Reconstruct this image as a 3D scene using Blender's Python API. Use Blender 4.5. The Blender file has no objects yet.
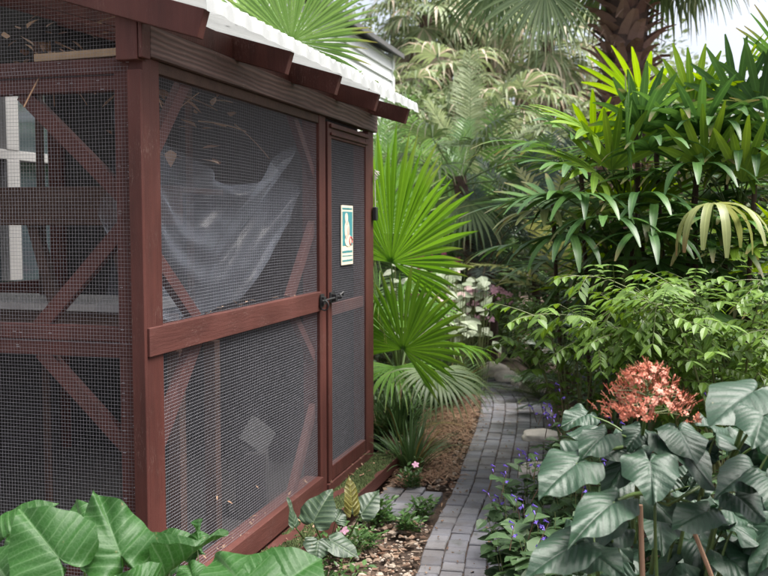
import bpy, bmesh, math, random
from mathutils import Vector as V, Matrix as M, noise as mn
R = math.radians
scene = bpy.context.scene
COL = scene.collection
UP = V((0, 0, 1))

# ------------------------------------------------------------------ helpers
class G:
    """collects geometry for ONE mesh object"""
    def __init__(s): s.v = []; s.f = []; s.uv = []; s.m = []
    def add(s, vs, fs, uvs=None, mat=0):
        o = len(s.v); s.v.extend(vs)
        s.uv.extend(uvs if uvs else [(0.5, 0.5)] * len(vs))
        for f in fs:
            s.f.append(tuple(i + o for i in f)); s.m.append(mat)
    def build(s, name, mats, parent=None, smooth=False, bevel=0):
        me = bpy.data.meshes.new(name)
        me.from_pydata([tuple(p) for p in s.v], [], s.f); me.update()
        if not isinstance(mats, (list, tuple)): mats = [mats]
        for m in mats: me.materials.append(m)
        me.polygons.foreach_set('material_index', s.m)
        uvl = me.uv_layers.new(name='UVMap')
        li = [0] * len(me.loops); me.loops.foreach_get('vertex_index', li)
        flat = []
        for i in li: flat.extend(s.uv[i])
        uvl.data.foreach_set('uv', flat)
        if smooth: me.polygons.foreach_set('use_smooth', [True] * len(me.polygons))
        o = bpy.data.objects.new(name, me); COL.objects.link(o)
        if parent is not None: o.parent = parent
        if bevel:
            b = o.modifiers.new('edge', 'BEVEL'); b.width = bevel; b.segments = 2; b.limit_method = 'ANGLE'
        return o

def tag(o, label=None, cat=None, group=None, kind=None):
    if label: o['label'] = label
    if cat: o['category'] = cat
    if group: o['group'] = group
    if kind: o['kind'] = kind
    return o

def empty(name, loc, rz=0, label=None, cat=None, group=None):
    o = bpy.data.objects.new(name, None); COL.objects.link(o)
    o.location = loc; o.rotation_euler = (0, 0, rz); o.empty_display_size = .1
    return tag(o, label, cat, group)

def box(g, x0, x1, y0, y1, z0, z1, mat=0):
    vs = [V((x, y, z)) for z in (z0, z1) for y in (y0, y1) for x in (x0, x1)]
    fs = [(0, 2, 3, 1), (4, 5, 7, 6), (0, 1, 5, 4), (2, 6, 7, 3), (0, 4, 6, 2), (1, 3, 7, 5)]
    g.add(vs, fs, [(v.x * 2 + v.y * 2, v.z * 2) for v in vs], mat)

def bar(g, A, B, side, w, t, mat=0):
    """box from A to B, w wide along side, t thick across"""
    A, B = V(A), V(B); d = (B - A).normalized(); s = V(side); s = (s - d * s.dot(d)).normalized(); n = d.cross(s)
    vs = []
    for P in (A, B):
        for a, b in ((-1, -1), (1, -1), (1, 1), (-1, 1)): vs.append(P + s * w / 2 * a + n * t / 2 * b)
    g.add(vs, [(3, 2, 1, 0), (4, 5, 6, 7), (0, 1, 5, 4), (1, 2, 6, 5), (2, 3, 7, 6), (3, 0, 4, 7)],
          [(i % 4 * .1, (i // 4) * (B - A).length) for i in range(8)], mat)

def tube(g, pts, rad, n=6, mat=0, cap=True):
    pts = [V(p) for p in pts]; L = len(pts)
    if not isinstance(rad, (list, tuple)): rad = [rad] * L
    ref = V((0.31, .17, .93)); vs = []; uv = []
    for i, p in enumerate(pts):
        d = (pts[min(i + 1, L - 1)] - pts[max(i - 1, 0)]).normalized()
        s = d.cross(ref)
        if s.length < 1e-3: s = d.cross(V((1, 0, 0)))
        s.normalize(); t = d.cross(s)
        for k in range(n):
            a = 2 * math.pi * k / n
            vs.append(p + (s * math.cos(a) + t * math.sin(a)) * rad[i]); uv.append((k / n, i / max(1, L - 1)))
    fs = [(i * n + k, i * n + (k + 1) % n, (i + 1) * n + (k + 1) % n, (i + 1) * n + k) for i in range(L - 1) for k in range(n)]
    if cap: fs += [tuple(range(n - 1, -1, -1)), tuple(range((L - 1) * n, L * n))]
    g.add(vs, fs, uv, mat)

def path(p, d, L, k=6, droop=0.0, wob=0, rng=None):
    """points of a stem that starts along d and sags under gravity"""
    p = V(p); d = V(d).normalized(); out = [p.copy()]; st = L / k
    for i in range(k):
        d = (d + V((0, 0, -droop * st)))
        if wob: d += V((rng.uniform(-wob, wob), rng.uniform(-wob, wob), rng.uniform(-wob, wob)))
        d.normalize(); p = p + d * st; out.append(p.copy())
    return out

def strip(g, pts, wid, side, fold=0.0, mat=0, u0=0.0, u1=1.0):
    """leaf blade: three vertices across, folded along its midrib"""
    L = len(pts); vs = []; uv = []
    for i, p in enumerate(pts):
        d = pts[min(i + 1, L - 1)] - pts[max(i - 1, 0)]
        s = side - d * (side.dot(d) / max(d.length_squared, 1e-9)); s.normalize()
        n = s.cross(d).normalized(); w = wid[i]; t = i / (L - 1)
        vs += [p - s * w + n * w * fold, p, p + s * w + n * w * fold]
        uv += [(u0, t), ((u0 + u1) / 2, t), (u1, t)]
    fs = []
    for i in range(L - 1):
        a = i * 3; fs += [(a, a + 1, a + 4, a + 3), (a + 1, a + 2, a + 5, a + 4)]
    g.add(vs, fs, uv, mat)

def dirv(az, el): return V((math.cos(az) * math.cos(el), math.sin(az) * math.cos(el), math.sin(el)))

# ------------------------------------------------------------------ camera
H_EYE, PITCH, FPX = 1.6, R(4.0), 929.75
cam = bpy.data.cameras.new('camera'); cam_o = bpy.data.objects.new('camera', cam); COL.objects.link(cam_o)
cam_o.location = (0, 0, H_EYE); cam_o.rotation_euler = (R(90) - PITCH, 0, 0)
cam.sensor_width = 36; cam.lens = FPX / 768 * 36; cam.clip_start = .05; cam.clip_end = 500
cam.dof.use_dof = True; cam.dof.focus_distance = 3.7; cam.dof.aperture_fstop = 4.6
scene.camera = cam_o

def at(px, py, Y):
    u = (px - 384) / FPX; v = (288 - py) / FPX
    d = V((u, math.cos(PITCH) + v * math.sin(PITCH), -math.sin(PITCH) + v * math.cos(PITCH)))
    return V((0, 0, H_EYE)) + d * (Y / d.y)
def gr(px, py, z=0.0):
    u = (px - 384) / FPX; v = (288 - py) / FPX
    d = V((u, math.cos(PITCH) + v * math.sin(PITCH), -math.sin(PITCH) + v * math.cos(PITCH)))
    return V((0, 0, H_EYE)) + d * ((z - H_EYE) / d.z)

# ------------------------------------------------------------------ materials
def new_mat(name):
    m = bpy.data.materials.new(name); m.use_nodes = True; nt = m.node_tree; nt.nodes.clear()
    out = nt.nodes.new('ShaderNodeOutputMaterial'); return m, nt, out
def N(nt, typ, **kw):
    n = nt.nodes.new(typ)
    for k, v in kw.items():
        if k.startswith('_'): setattr(n, k[1:], v)
        else: n.inputs[k].default_value = v
    return n
def lk(nt, a, b): nt.links.new(a, b)
def math_(nt, op, a, b=None, c=None):
    n = nt.nodes.new('ShaderNodeMath'); n.operation = op
    for i, x in enumerate((a, b, c)):
        if x is None: continue
        if isinstance(x, (int, float)): n.inputs[i].default_value = x
        else: lk(nt, x, n.inputs[i])
    return n.outputs[0]
def mix(nt, fac, a, b):
    n = nt.nodes.new('ShaderNodeMix'); n.data_type = 'RGBA'
    for s, x in ((n.inputs[0], fac), (n.inputs[6], a), (n.inputs[7], b)):
        if isinstance(x, (int, float)): s.default_value = x
        elif isinstance(x, tuple): s.default_value = (*x, 1) if len(x) == 3 else x
        else: lk(nt, x, s)
    return n.outputs[2]
def ramp(nt, fac, stops):
    n = nt.nodes.new('ShaderNodeValToRGB'); e = n.color_ramp.elements
    while len(e) < len(stops): e.new(.5)
    for i, (p, c) in enumerate(stops): e[i].position = p; e[i].color = (*c, 1)
    lk(nt, fac, n.inputs[0]); return n.outputs[0]
def noise(nt, scale, detail=3, rough=.55, co=None, dist=0):
    n = N(nt, 'ShaderNodeTexNoise', Scale=scale, Detail=detail, Roughness=rough, Distortion=dist)
    if co is None: co = nt.nodes.new('ShaderNodeTexCoord').outputs['Object']
    lk(nt, co, n.inputs['Vector']); return n.outputs['Fac']

def leaf_mat(name, c1, c2, c3=None, rough=.42, trans=.3, veins=None, tip=None, rib=.25, fine=0, spec=.34):
    """foliage: colour differs from leaf to leaf and along each leaf; some light passes through"""
    m, nt, out = new_mat(name)
    geo = nt.nodes.new('ShaderNodeNewGeometry'); uvn = nt.nodes.new('ShaderNodeUVMap')
    sep = nt.nodes.new('ShaderNodeSeparateXYZ'); lk(nt, uvn.outputs[0], sep.inputs[0])
    rnd = geo.outputs['Random Per Island']
    n1 = noise(nt, 3.0, 3)
    f = math_(nt, 'ADD', math_(nt, 'MULTIPLY', rnd, .65), math_(nt, 'MULTIPLY', n1, .45))
    c = ramp(nt, f, [(.18, c1), (.82, c2)])
    if c3 is not None:
        c = mix(nt, math_(nt, 'GREATER_THAN', math_(nt, 'FRACT', math_(nt, 'MULTIPLY', rnd, 17.3)), .93), c, c3)
    n2 = noise(nt, 40, 4)
    c = mix(nt, math_(nt, 'MULTIPLY', math_(nt, 'SUBTRACT', n2, .4), .35), c, tuple(x * .45 for x in c1))
    pr = N(nt, 'ShaderNodeBsdfPrincipled', Roughness=rough); pr.inputs['Specular IOR Level'].default_value = spec
    bump_h = None
    if veins:
        a = math_(nt, 'MULTIPLY', math_(nt, 'SUBTRACT', sep.outputs[0], .5), 2.0)
        b = math_(nt, 'ABSOLUTE', math_(nt, 'SUBTRACT', sep.outputs[1], .5))
        ph = math_(nt, 'ADD', math_(nt, 'MULTIPLY', math_(nt, 'SUBTRACT', a, math_(nt, 'MULTIPLY', b, veins[1])), veins[0]), math_(nt, 'MULTIPLY', noise(nt, 9, 2), .55))
        tri = math_(nt, 'PINGPONG', ph, .5)                       # 0 on a vein
        lat = N(nt, 'ShaderNodeMapRange'); lk(nt, tri, lat.inputs[0]); lat.inputs[1].default_value = 0; lat.inputs[2].default_value = .11; lat.inputs[3].default_value = 1; lat.inputs[4].default_value = 0
        midv = N(nt, 'ShaderNodeMapRange'); lk(nt, b, midv.inputs[0]); midv.inputs[1].default_value = .003; midv.inputs[2].default_value = .016; midv.inputs[3].default_value = 1; midv.inputs[4].default_value = 0
        vm = math_(nt, 'MAXIMUM', lat.outputs[0], midv.outputs[0])
        c = mix(nt, math_(nt, 'MULTIPLY', vm, veins[3]), c, veins[2])
        vo = N(nt, 'ShaderNodeTexVoronoi', Scale=70); vo.feature = 'DISTANCE_TO_EDGE'; lk(nt, nt.nodes.new('ShaderNodeTexCoord').outputs['Object'], vo.inputs['Vector']); ve = N(nt, 'ShaderNodeMapRange'); lk(nt, vo.outputs['Distance'], ve.inputs[0]); ve.inputs[1].default_value = 0; ve.inputs[2].default_value = .12; ve.inputs[3].default_value = 1; ve.inputs[4].default_value = 0
        c = mix(nt, math_(nt, 'MULTIPLY', ve.outputs[0], .14), c, veins[2]); sp = noise(nt, 26, 4, .7); sm = N(nt, 'ShaderNodeMapRange'); lk(nt, sp, sm.inputs[0]); sm.inputs[1].default_value = .68; sm.inputs[2].default_value = .73; c = mix(nt, math_(nt, 'MULTIPLY', sm.outputs[0], .45), c, (.2, .16, .07))
        n3 = math_(nt, 'SUBTRACT', noise(nt, 55, 2), math_(nt, 'MULTIPLY', ve.outputs[0], .3))
        bump_h = math_(nt, 'ADD', math_(nt, 'SUBTRACT', math_(nt, 'MULTIPLY', tri, 1.2), math_(nt, 'MULTIPLY', midv.outputs[0], .5)), math_(nt, 'MULTIPLY', n3, .35))
    else:
        mid = math_(nt, 'LESS_THAN', math_(nt, 'ABSOLUTE', math_(nt, 'SUBTRACT', sep.outputs[0], .5)), .07)
        c = mix(nt, math_(nt, 'MULTIPLY', mid, rib), c, tuple(min(1, x * 1.9 + .02) for x in c2))
        if fine:
            w = math_(nt, 'SINE', math_(nt, 'MULTIPLY', sep.outputs[0], fine * 6.283))
            bump_h = math_(nt, 'MULTIPLY', w, .5)
    if tip is not None:
        t = N(nt, 'ShaderNodeMapRange'); lk(nt, sep.outputs[1], t.inputs[0]); t.inputs[1].default_value = .72; t.inputs[2].default_value = 1.0
        tf = math_(nt, 'MULTIPLY', t.outputs[0], math_(nt, 'GREATER_THAN', math_(nt, 'FRACT', math_(nt, 'MULTIPLY', rnd, 7.7)), .45))
        c = mix(nt, tf, c, tip)
    lk(nt, c, pr.inputs['Base Color'])
    if bump_h is not None:
        bp = N(nt, 'ShaderNodeBump', Strength=.38 if veins else .25, Distance=.004); lk(nt, bump_h, bp.inputs['Height']); lk(nt, bp.outputs[0], pr.inputs['Normal'])
    if trans > 0:
        tr = N(nt, 'ShaderNodeBsdfTranslucent'); hs = N(nt, 'ShaderNodeHueSaturation', Saturation=1.12, Value=1.5); hs.inputs['Hue'].default_value = .485
        lk(nt, c, hs.inputs['Color']); lk(nt, hs.outputs[0], tr.inputs[0])
        ms = N(nt, 'ShaderNodeMixShader'); ms.inputs[0].default_value = trans
        lk(nt, pr.outputs[0], ms.inputs[1]); lk(nt, tr.outputs[0], ms.inputs[2]); lk(nt, ms.outputs[0], out.inputs[0])
    else: lk(nt, pr.outputs[0], out.inputs[0])
    return m

def wood_mat(name, c1, c2, rough=.6, grain=0.0, gcol=(.05, .04, .035), axis='Y', peel=None):
    m, nt, out = new_mat(name)
    tc = nt.nodes.new('ShaderNodeTexCoord')
    mp = N(nt, 'ShaderNodeMapping'); lk(nt, tc.outputs['Object'], mp.inputs[0])
    mp.inputs['Scale'].default_value = {'Y': (6, .6, 6), 'Z': (6, 6, .6), 'X': (.6, 6, 6)}[axis]
    n1 = noise(nt, 2.5, 5, .6, mp.outputs[0]); n2 = noise(nt, 9, 4)
    c = ramp(nt, n1, [(.3, c1), (.72, c2)])
    c = mix(nt, math_(nt, 'MULTIPLY', n2, .35), c, tuple(x * .6 for x in c1))
    n6 = N(nt, 'ShaderNodeMapRange'); lk(nt, noise(nt, 1.7, 4, .6), n6.inputs[0]); n6.inputs[1].default_value = .45; n6.inputs[2].default_value = .75
    c = mix(nt, math_(nt, 'MULTIPLY', n6.outputs[0], .4), c, tuple(min(1, x * 1.5 + .012) for x in c2))
    n4 = noise(nt, 18, 5, .7, mp.outputs[0])
    h = n4
    if grain:
        w = N(nt, 'ShaderNodeTexWave', Scale=2.2, Distortion=9, Detail=3); w.wave_type = 'RINGS'; w.rings_direction = 'X'
        w.inputs['Detail Scale'].default_value = .6
        mp2 = N(nt, 'ShaderNodeMapping'); lk(nt, tc.outputs['Object'], mp2.inputs[0]); mp2.inputs['Scale'].default_value = (3, 1.1, 7)
        lk(nt, mp2.outputs[0], w.inputs[0])
        c = mix(nt, math_(nt, 'MULTIPLY', w.outputs[1], grain), c, gcol)
        h = math_(nt, 'ADD', n4, math_(nt, 'MULTIPLY', w.outputs[1], -.6))
    if peel:
        n5 = noise(nt, 70, 3, .7, mp.outputs[0]); pf = N(nt, 'ShaderNodeMapRange'); lk(nt, n5, pf.inputs[0]); pf.inputs[1].default_value = .6; pf.inputs[2].default_value = .64
        pm = N(nt, 'ShaderNodeMapRange'); lk(nt, noise(nt, 4.5, 3, .6), pm.inputs[0]); pm.inputs[1].default_value = .5; pm.inputs[2].default_value = .66
        c = mix(nt, math_(nt, 'MULTIPLY', math_(nt, 'MULTIPLY', pf.outputs[0], pm.outputs[0]), .85), c, peel)
    pr = N(nt, 'ShaderNodeBsdfPrincipled', Roughness=rough); pr.inputs['Specular IOR Level'].default_value = .28; lk(nt, c, pr.inputs['Base Color'])
    bp = N(nt, 'ShaderNodeBump', Strength=.55, Distance=.004); lk(nt, h, bp.inputs['Height']); lk(nt, bp.outputs[0], pr.inputs['Normal'])
    lk(nt, pr.outputs[0], out.inputs[0]); return m

def plain_mat(name, c, rough=.5, metal=0, var=.3, scale=12, bump=.2):
    m, nt, out = new_mat(name)
    n1 = noise(nt, scale, 4); pr = N(nt, 'ShaderNodeBsdfPrincipled', Roughness=rough, Metallic=metal)
    lk(nt, mix(nt, n1, tuple(x * (1 - var) for x in c), tuple(min(1, x * (1 + var)) for x in c)), pr.inputs['Base Color'])
    if bump:
        bp = N(nt, 'ShaderNodeBump', Strength=bump, Distance=.004); lk(nt, noise(nt, scale * 4, 4), bp.inputs['Height']); lk(nt, bp.outputs[0], pr.inputs['Normal'])
    lk(nt, pr.outputs[0], out.inputs[0]); return m

def island_mat(name, cols, rough=.85, ns=30, bump=.5, trans=0):
    """small loose pieces: each takes its own colour from the ramp"""
    m, nt, out = new_mat(name); geo = nt.nodes.new('ShaderNodeNewGeometry')
    c = ramp(nt, geo.outputs['Random Per Island'], [(i / max(1, len(cols) - 1), x) for i, x in enumerate(cols)])
    n = noise(nt, ns, 5, .65); c = mix(nt, math_(nt, 'MULTIPLY', n, .55), c, tuple(x * .5 for x in cols[0]))
    pr = N(nt, 'ShaderNodeBsdfPrincipled', Roughness=rough); lk(nt, c, pr.inputs['Base Color'])
    bp = N(nt, 'ShaderNodeBump', Strength=bump, Distance=.004); lk(nt, noise(nt, ns * 3, 5), bp.inputs['Height']); lk(nt, bp.outputs[0], pr.inputs['Normal'])
    lk(nt, pr.outputs[0], out.inputs[0]); return m

RED = wood_mat('red_brown_paint', (.042, .0112, .0088), (.082, .0235, .0175), .62, axis='Z', peel=(.19, .13, .11))
REDY = wood_mat('red_brown_paint_boards', (.053, .0165, .013), (.098, .034, .027), .6, axis='Y', peel=(.22, .16, .14))
BEAM = wood_mat('weathered_beam', (.1, .058, .053), (.2, .132, .12), .75, grain=.7, gcol=(.05, .035, .032), axis='Y', peel=(.24, .19, .17))
DARKW = wood_mat('dark_wood', (.035, .018, .013), (.07, .036, .026), .7, axis='X')
RAWW = wood_mat('raw_wood', (.28, .19, .11), (.42, .31, .2), .75, axis='X')
PALEW = wood_mat('pale_wood', (.45, .42, .37), (.6, .57, .5), .7, axis='Z')
FRAME = plain_mat('shaded_white_frame', (.24, .235, .23), .55, var=.15, scale=5)  # white darkened to hold the shade of shed and eaves
WHITE = plain_mat('white_siding', (.66, .68, .67), .55, var=.1, scale=3)
METALROOF = plain_mat('white_roof_metal', (.6, .62, .62), .4, var=.12, scale=6)
def clear_roof():
    m, nt, out = new_mat('translucent_roofing'); n1 = noise(nt, 5, 6, .7); c = mix(nt, n1, (.3, .31, .3), (.6, .62, .61))
    pr = N(nt, 'ShaderNodeBsdfPrincipled', Roughness=.4); lk(nt, c, pr.inputs['Base Color']); tl = N(nt, 'ShaderNodeBsdfTranslucent'); lk(nt, c, tl.inputs[0])
    ms = N(nt, 'ShaderNodeMixShader'); ms.inputs[0].default_value = .3; lk(nt, pr.outputs[0], ms.inputs[1]); lk(nt, tl.outputs[0], ms.inputs[2]); lk(nt, ms.outputs[0], out.inputs[0]); return m
ROOFING = clear_roof()
WIRE = plain_mat('galvanised_wire', (.2, .2, .22), .5, metal=.2, var=.25, scale=30, bump=0)
BLACK = plain_mat('black_metal', (.012, .012, .013), .6, var=.3)
BLACKP = plain_mat('black_plastic', (.015, .016, .018), .45, var=.3)
STRING = plain_mat('string', (.5, .48, .42), .9)
GREYB = plain_mat('grey_concrete', (.075, .075, .073), .9, var=.35, scale=20, bump=.6)
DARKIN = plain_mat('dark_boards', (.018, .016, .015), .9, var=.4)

def soil_mat():
    m, nt, out = new_mat('soil')
    a = noise(nt, 1.2, 5); b = noise(nt, 24, 6, .7)
    c = ramp(nt, b, [(.3, (.022, .015, .011)), (.5, (.075, .047, .032)), (.72, (.16, .105, .072))])
    c = mix(nt, math_(nt, 'MULTIPLY', a, .5), c, (.03, .022, .016))
    pr = N(nt, 'ShaderNodeBsdfPrincipled', Roughness=.95); lk(nt, c, pr.inputs['Base Color'])
    bp = N(nt, 'ShaderNodeBump', Strength=.9, Distance=.02); lk(nt, b, bp.inputs['Height']); lk(nt, bp.outputs[0], pr.inputs['Normal'])
    lk(nt, pr.outputs[0], out.inputs[0]); return m
SOIL = soil_mat()
PAVER = island_mat('grey_pavers', [(.19, .19, .205), (.24, .24, .255), (.21, .205, .215), (.28, .275, .285), (.2, .205, .22)], .8, 14, .6)
CHIP = island_mat('bark_chips', [(.12, .07, .045), (.22, .13, .085), (.3, .2, .135), (.36, .27, .195), (.17, .105, .07), (.26, .2, .15), (.2, .1, .06)], .9)
STRAW = island_mat('pine_straw', [(.19, .1, .055), (.3, .18, .11), (.24, .13, .08), (.36, .25, .17)], .85)
def paver_mat():
    m, nt, out = new_mat('grey_pavers'); geo = nt.nodes.new('ShaderNodeNewGeometry')
    c = ramp(nt, geo.outputs['Random Per Island'], [(0, (.145, .148, .175)), (.3, (.235, .238, .268)), (.55, (.19, .19, .215)), (.8, (.27, .268, .285)), (1, (.17, .176, .205))])
    st = N(nt, 'ShaderNodeMapRange'); lk(nt, noise(nt, 3.2, 5, .65), st.inputs[0]); st.inputs[1].default_value = .42; st.inputs[2].default_value = .68
    c = mix(nt, math_(nt, 'MULTIPLY', st.outputs[0], .75), c, (.10, .08, .06))
    ms = N(nt, 'ShaderNodeMapRange'); lk(nt, noise(nt, 7, 5, .7), ms.inputs[0]); ms.inputs[1].default_value = .58; ms.inputs[2].default_value = .72
    c = mix(nt, math_(nt, 'MULTIPLY', ms.outputs[0], .7), c, (.045, .06, .027))
    g = noise(nt, 90, 5, .75); c = mix(nt, math_(nt, 'MULTIPLY', g, .45), c, (.06, .06, .065))
    pr = N(nt, 'ShaderNodeBsdfPrincipled', Roughness=.78); lk(nt, c, pr.inputs['Base Color'])
    bp = N(nt, 'ShaderNodeBump', Strength=.6, Distance=.006); lk(nt, noise(nt, 45, 6, .7), bp.inputs['Height']); lk(nt, bp.outputs[0], pr.inputs['Normal']); lk(nt, pr.outputs[0], out.inputs[0]); return m
PAVER = paver_mat()
SHELL = island_mat('shell_gravel', [(.3, .23, .17), (.5, .42, .34), (.42, .33, .26), (.6, .54, .47)], .8)
ROCK = plain_mat('pale_rock', (.7, .63, .57), .9, var=.35, scale=9, bump=.9)
MOSS = leaf_mat('moss', (.035, .05, .015), (.07, .095, .03), rough=.9, trans=0, rib=0)
LITTER = island_mat('dry_leaf_litter', [(.2, .1, .055), (.34, .22, .13), (.14, .075, .045), (.42, .3, .2)], .8)

LADY = leaf_mat('lady_palm_leaf', (0.032, 0.0825, 0.0234), (0.0801, 0.174, 0.0383), None, rough=.4, trans=.25, tip=(.16, .13, .055), rib=.2, spec=.42)
LADY_Y = leaf_mat('lady_palm_young_leaf', (0.0938, 0.193, 0.0188), (0.188, 0.293, 0.03), None, rough=.42, trans=.32, rib=.2)
LADY_P = leaf_mat('lady_palm_pale_leaf', (0.187, 0.212, 0.0765), (0.255, 0.281, 0.111), rough=.4, trans=.3, tip=(.2, .12, .06), rib=.2)
LIVI = leaf_mat('fan_palm_leaf', (0.0666, 0.166, 0.0214), (0.117, 0.244, 0.0356), rough=.4, trans=.45, tip=(.15, .2, .05), rib=.2)
LIVI_L = leaf_mat('fan_palm_light_leaf', (.1, .2, .05), (.17, .28, .09), rough=.45, trans=.45, tip=(.3, .27, .08), rib=.3)
SABAL = leaf_mat('cabbage_palm_leaf', (.05, .09, .03), (.11, .16, .06), rough=.45, trans=.3, tip=(.2, .18, .09), rib=.3)
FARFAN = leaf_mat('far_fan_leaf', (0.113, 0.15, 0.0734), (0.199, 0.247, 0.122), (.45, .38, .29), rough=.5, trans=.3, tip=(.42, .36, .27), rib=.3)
DRYFAN = leaf_mat('dry_fan_leaf', (.2, .155, .11), (.36, .29, .215), rough=.75, trans=.15, rib=.1)
ARECA = leaf_mat('areca_leaf', (0.07, 0.147, 0.0495), (0.14, 0.242, 0.0765), rough=.35, trans=.35, rib=.2, spec=.7)
BLUEF = leaf_mat('blue_feather_leaf', (.07, .11, .09), (.13, .18, .15), rough=.35, trans=.2, rib=.2, spec=.7)
CYCAD = leaf_mat('dark_feather_leaf', (.022, .05, .022), (.055, .095, .04), rough=.35, trans=.15, rib=.2, spec=.6)
YELF = leaf_mat('yellowing_feather_leaf', (.18, .2, .075), (.27, .29, .11), rough=.45, trans=.35, rib=.2)
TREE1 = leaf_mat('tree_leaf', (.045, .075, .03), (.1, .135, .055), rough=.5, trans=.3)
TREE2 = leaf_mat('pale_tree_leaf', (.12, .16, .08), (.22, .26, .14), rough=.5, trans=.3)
DARKL = leaf_mat('dark_shrub_leaf', (.022, .048, .018), (.05, .09, .032), rough=.42, trans=.2)
MIDL = leaf_mat('mid_shrub_leaf', (0.0425, 0.0893, 0.019), (0.085, 0.152, 0.0306), rough=.42, trans=.3)
SENNA = leaf_mat('bright_leaflet', (0.0561, 0.116, 0.0178), (0.121, 0.208, 0.0326), None, rough=.42, trans=.32)
SALVIA = leaf_mat('salvia_leaf', (0.0245, 0.0563, 0.0202), (0.052, 0.0957, 0.0346), rough=.5, trans=.22)
VINCA = leaf_mat('vinca_leaf', (0.0405, 0.099, 0.027), (0.0855, 0.162, 0.0495), rough=.35, trans=.25)
LIRI = leaf_mat('strap_leaf', (0.035, 0.075, 0.025), (0.075, 0.131, 0.0475), (.2, .15, .05), rough=.38, trans=.18, rib=.3)
PALE = leaf_mat('caladium_leaf', (0.233, 0.292, 0.175), (0.385, 0.42, 0.321), (.7, .5, .5), rough=.5, trans=.3)
CLERO = leaf_mat('clerodendrum_leaf', (.010, .036, .018), (.034, .078, .036), rough=.5, trans=.12, veins=(6.2, .9, (.010, .026, .012), .75), spec=.5)
EAR = leaf_mat('elephant_ear_leaf', (.015, .066, .009), (.03, .1, .016), rough=.5, trans=.25, veins=(6.5, .45, (.11, .19, .085), .4), spec=.32)
EARD = leaf_mat('dark_ear_leaf', (0.0153, 0.0357, 0.017), (0.0272, 0.0544, 0.0272), rough=.5, trans=.1, veins=(6.0, .5, (.1, .14, .07), .6), spec=.55)
EARO = leaf_mat('olive_ear_leaf', (.085, .075, .015), (.12, .11, .025), rough=.4, trans=.3, veins=(6.0, .5, (.26, .26, .08), .8))
PETI = plain_mat('green_stalk', (.075, .125, .03), .45, var=.3)
STEM = plain_mat('brown_stem', (.12, .075, .045), .8, var=.4, scale=30)
GSTEM = plain_mat('young_stem', (.12, .14, .05), .6, var=.3, scale=30)
CANE = plain_mat('palm_cane', (.06, .035, .025), .9, var=.5, scale=25, bump=.8)
BOOT = island_mat('palm_boots', [(.2, .11, .09), (.33, .2, .165), (.26, .145, .115), (.4, .27, .225)], .9, 18, .9)
TRUNK = plain_mat('palm_trunk', (.085, .052, .042), .95, var=.5, scale=14, bump=1.0)
ORANGE = island_mat('orange_floret', [(.4, .09, .05), (.5, .16, .09), (.44, .12, .07), (.62, .31, .2), (.38, .085, .05), (.52, .18, .105), (.36, .1, .05), (.28, .13, .06)], .55, 20, .1)
PINK = plain_mat('pink_petal', (.75, .4, .55), .6, var=.15)
HOTPINK = plain_mat('hot_pink_petal', (.7, .16, .3), .6, var=.2)
PURPLE = plain_mat('purple_petal', (.1, .055, .36), .6, var=.3)
STAKE = wood_mat('stake_wood', (.2, .12, .075), (.32, .2, .13), .85, axis='Z')

# ------------------------------------------------------------------ setting
def catmull(P, n=8):
    out = []
    for i in range(len(P) - 1):
        p0, p1, p2, p3 = P[max(0, i - 1)], P[i], P[i + 1], P[min(len(P) - 1, i + 2)]
        for k in range(n):
            t = k / n
            out.append(.5 * ((2 * p1) + (p2 - p0) * t + (2 * p0 - 5 * p1 + 4 * p2 - p3) * t * t + (3 * p1 - p0 - 3 * p2 + p3) * t ** 3))
    out.append(P[-1]); return out

g = G()
nx, ny = 90, 90
def gx(i): t = i / nx * 2 - 1; return 45 * (abs(t) ** 2.2) * (1 if t > 0 else -1)
def gy(j): t = j / ny; return -6 + 66 * t ** 1.6
vs = []
for j in range(ny + 1):
    for i in range(nx + 1):
        x, y = gx(i), gy(j)
        z = -.035 + .018 * mn.noise(V((x * 2.3, y * 2.3, 0)))
        vs.append(V((x, y, z)))
g.add(vs, [(j * (nx + 1) + i, j * (nx + 1) + i + 1, (j + 1) * (nx + 1) + i + 1, (j + 1) * (nx + 1) + i) for j in range(ny) for i in range(nx)])
tag(g.build('ground', SOIL, smooth=True), kind='structure')

# brick path: rows of small pavers following the curve, with a short spur to the shed door
left = [V((.02, 2.6, 0))] + [gr(*p) for p in ((408, 600), (417, 574), (425, 547), (440, 515), (455, 487), (464, 461), (476, 428), (481, 406), (479, 397), (472, 389), (457, 383), (436, 379))] + [V((-.3, 9.6, 0)), V((-1.2, 9.75, 0))]
left = [V((p.x, p.y, 0)) for p in left]
lc = catmull(left, 14)
# resample to equal steps
def resample(P, st):
    out = [P[0]]; acc = 0
    for a, b in zip(P, P[1:]):
        d = (b - a).length
        while acc + d >= st:
            a = a + (b - a) * ((st - acc) / d); out.append(a); d = (b - a).length; acc = 0
        acc += d
    return out
rows = resample(lc, .106)
PATH_W = .63
rng = random.Random(3)
g = G()
def paver(c, ax, ay, lx, ly, z):
    tz = rng.uniform(-.005, .005); r = rng.uniform(-.05, .05)
    ax, ay = (ax + ay * r).normalized(), (ay - ax * r).normalized()
    b = .005; lx -= rng.uniform(0, .006); ly -= rng.uniform(0, .006); vs = []
    ti, tj = rng.uniform(-.02, .02), rng.uniform(-.02, .02)
    for (s, zz) in ((0, -.05), (0, -b), (1, 0)):
        for i, j in ((-1, -1), (1, -1), (1, 1), (-1, 1)):
            hx, hy = lx / 2 - b * s, ly / 2 - b * s
            vs.append(c + ax * hx * i + ay * hy * j + V((0, 0, z + tz + zz + ti * hx * i + tj * hy * j)))
    fs = [(8, 9, 10, 11)]
    for o in (0, 4):
        for k in range(4): fs.append((o + k, o + (k + 1) % 4, o + 4 + (k + 1) % 4, o + 4 + k))
    g.add(vs, fs)
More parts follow.
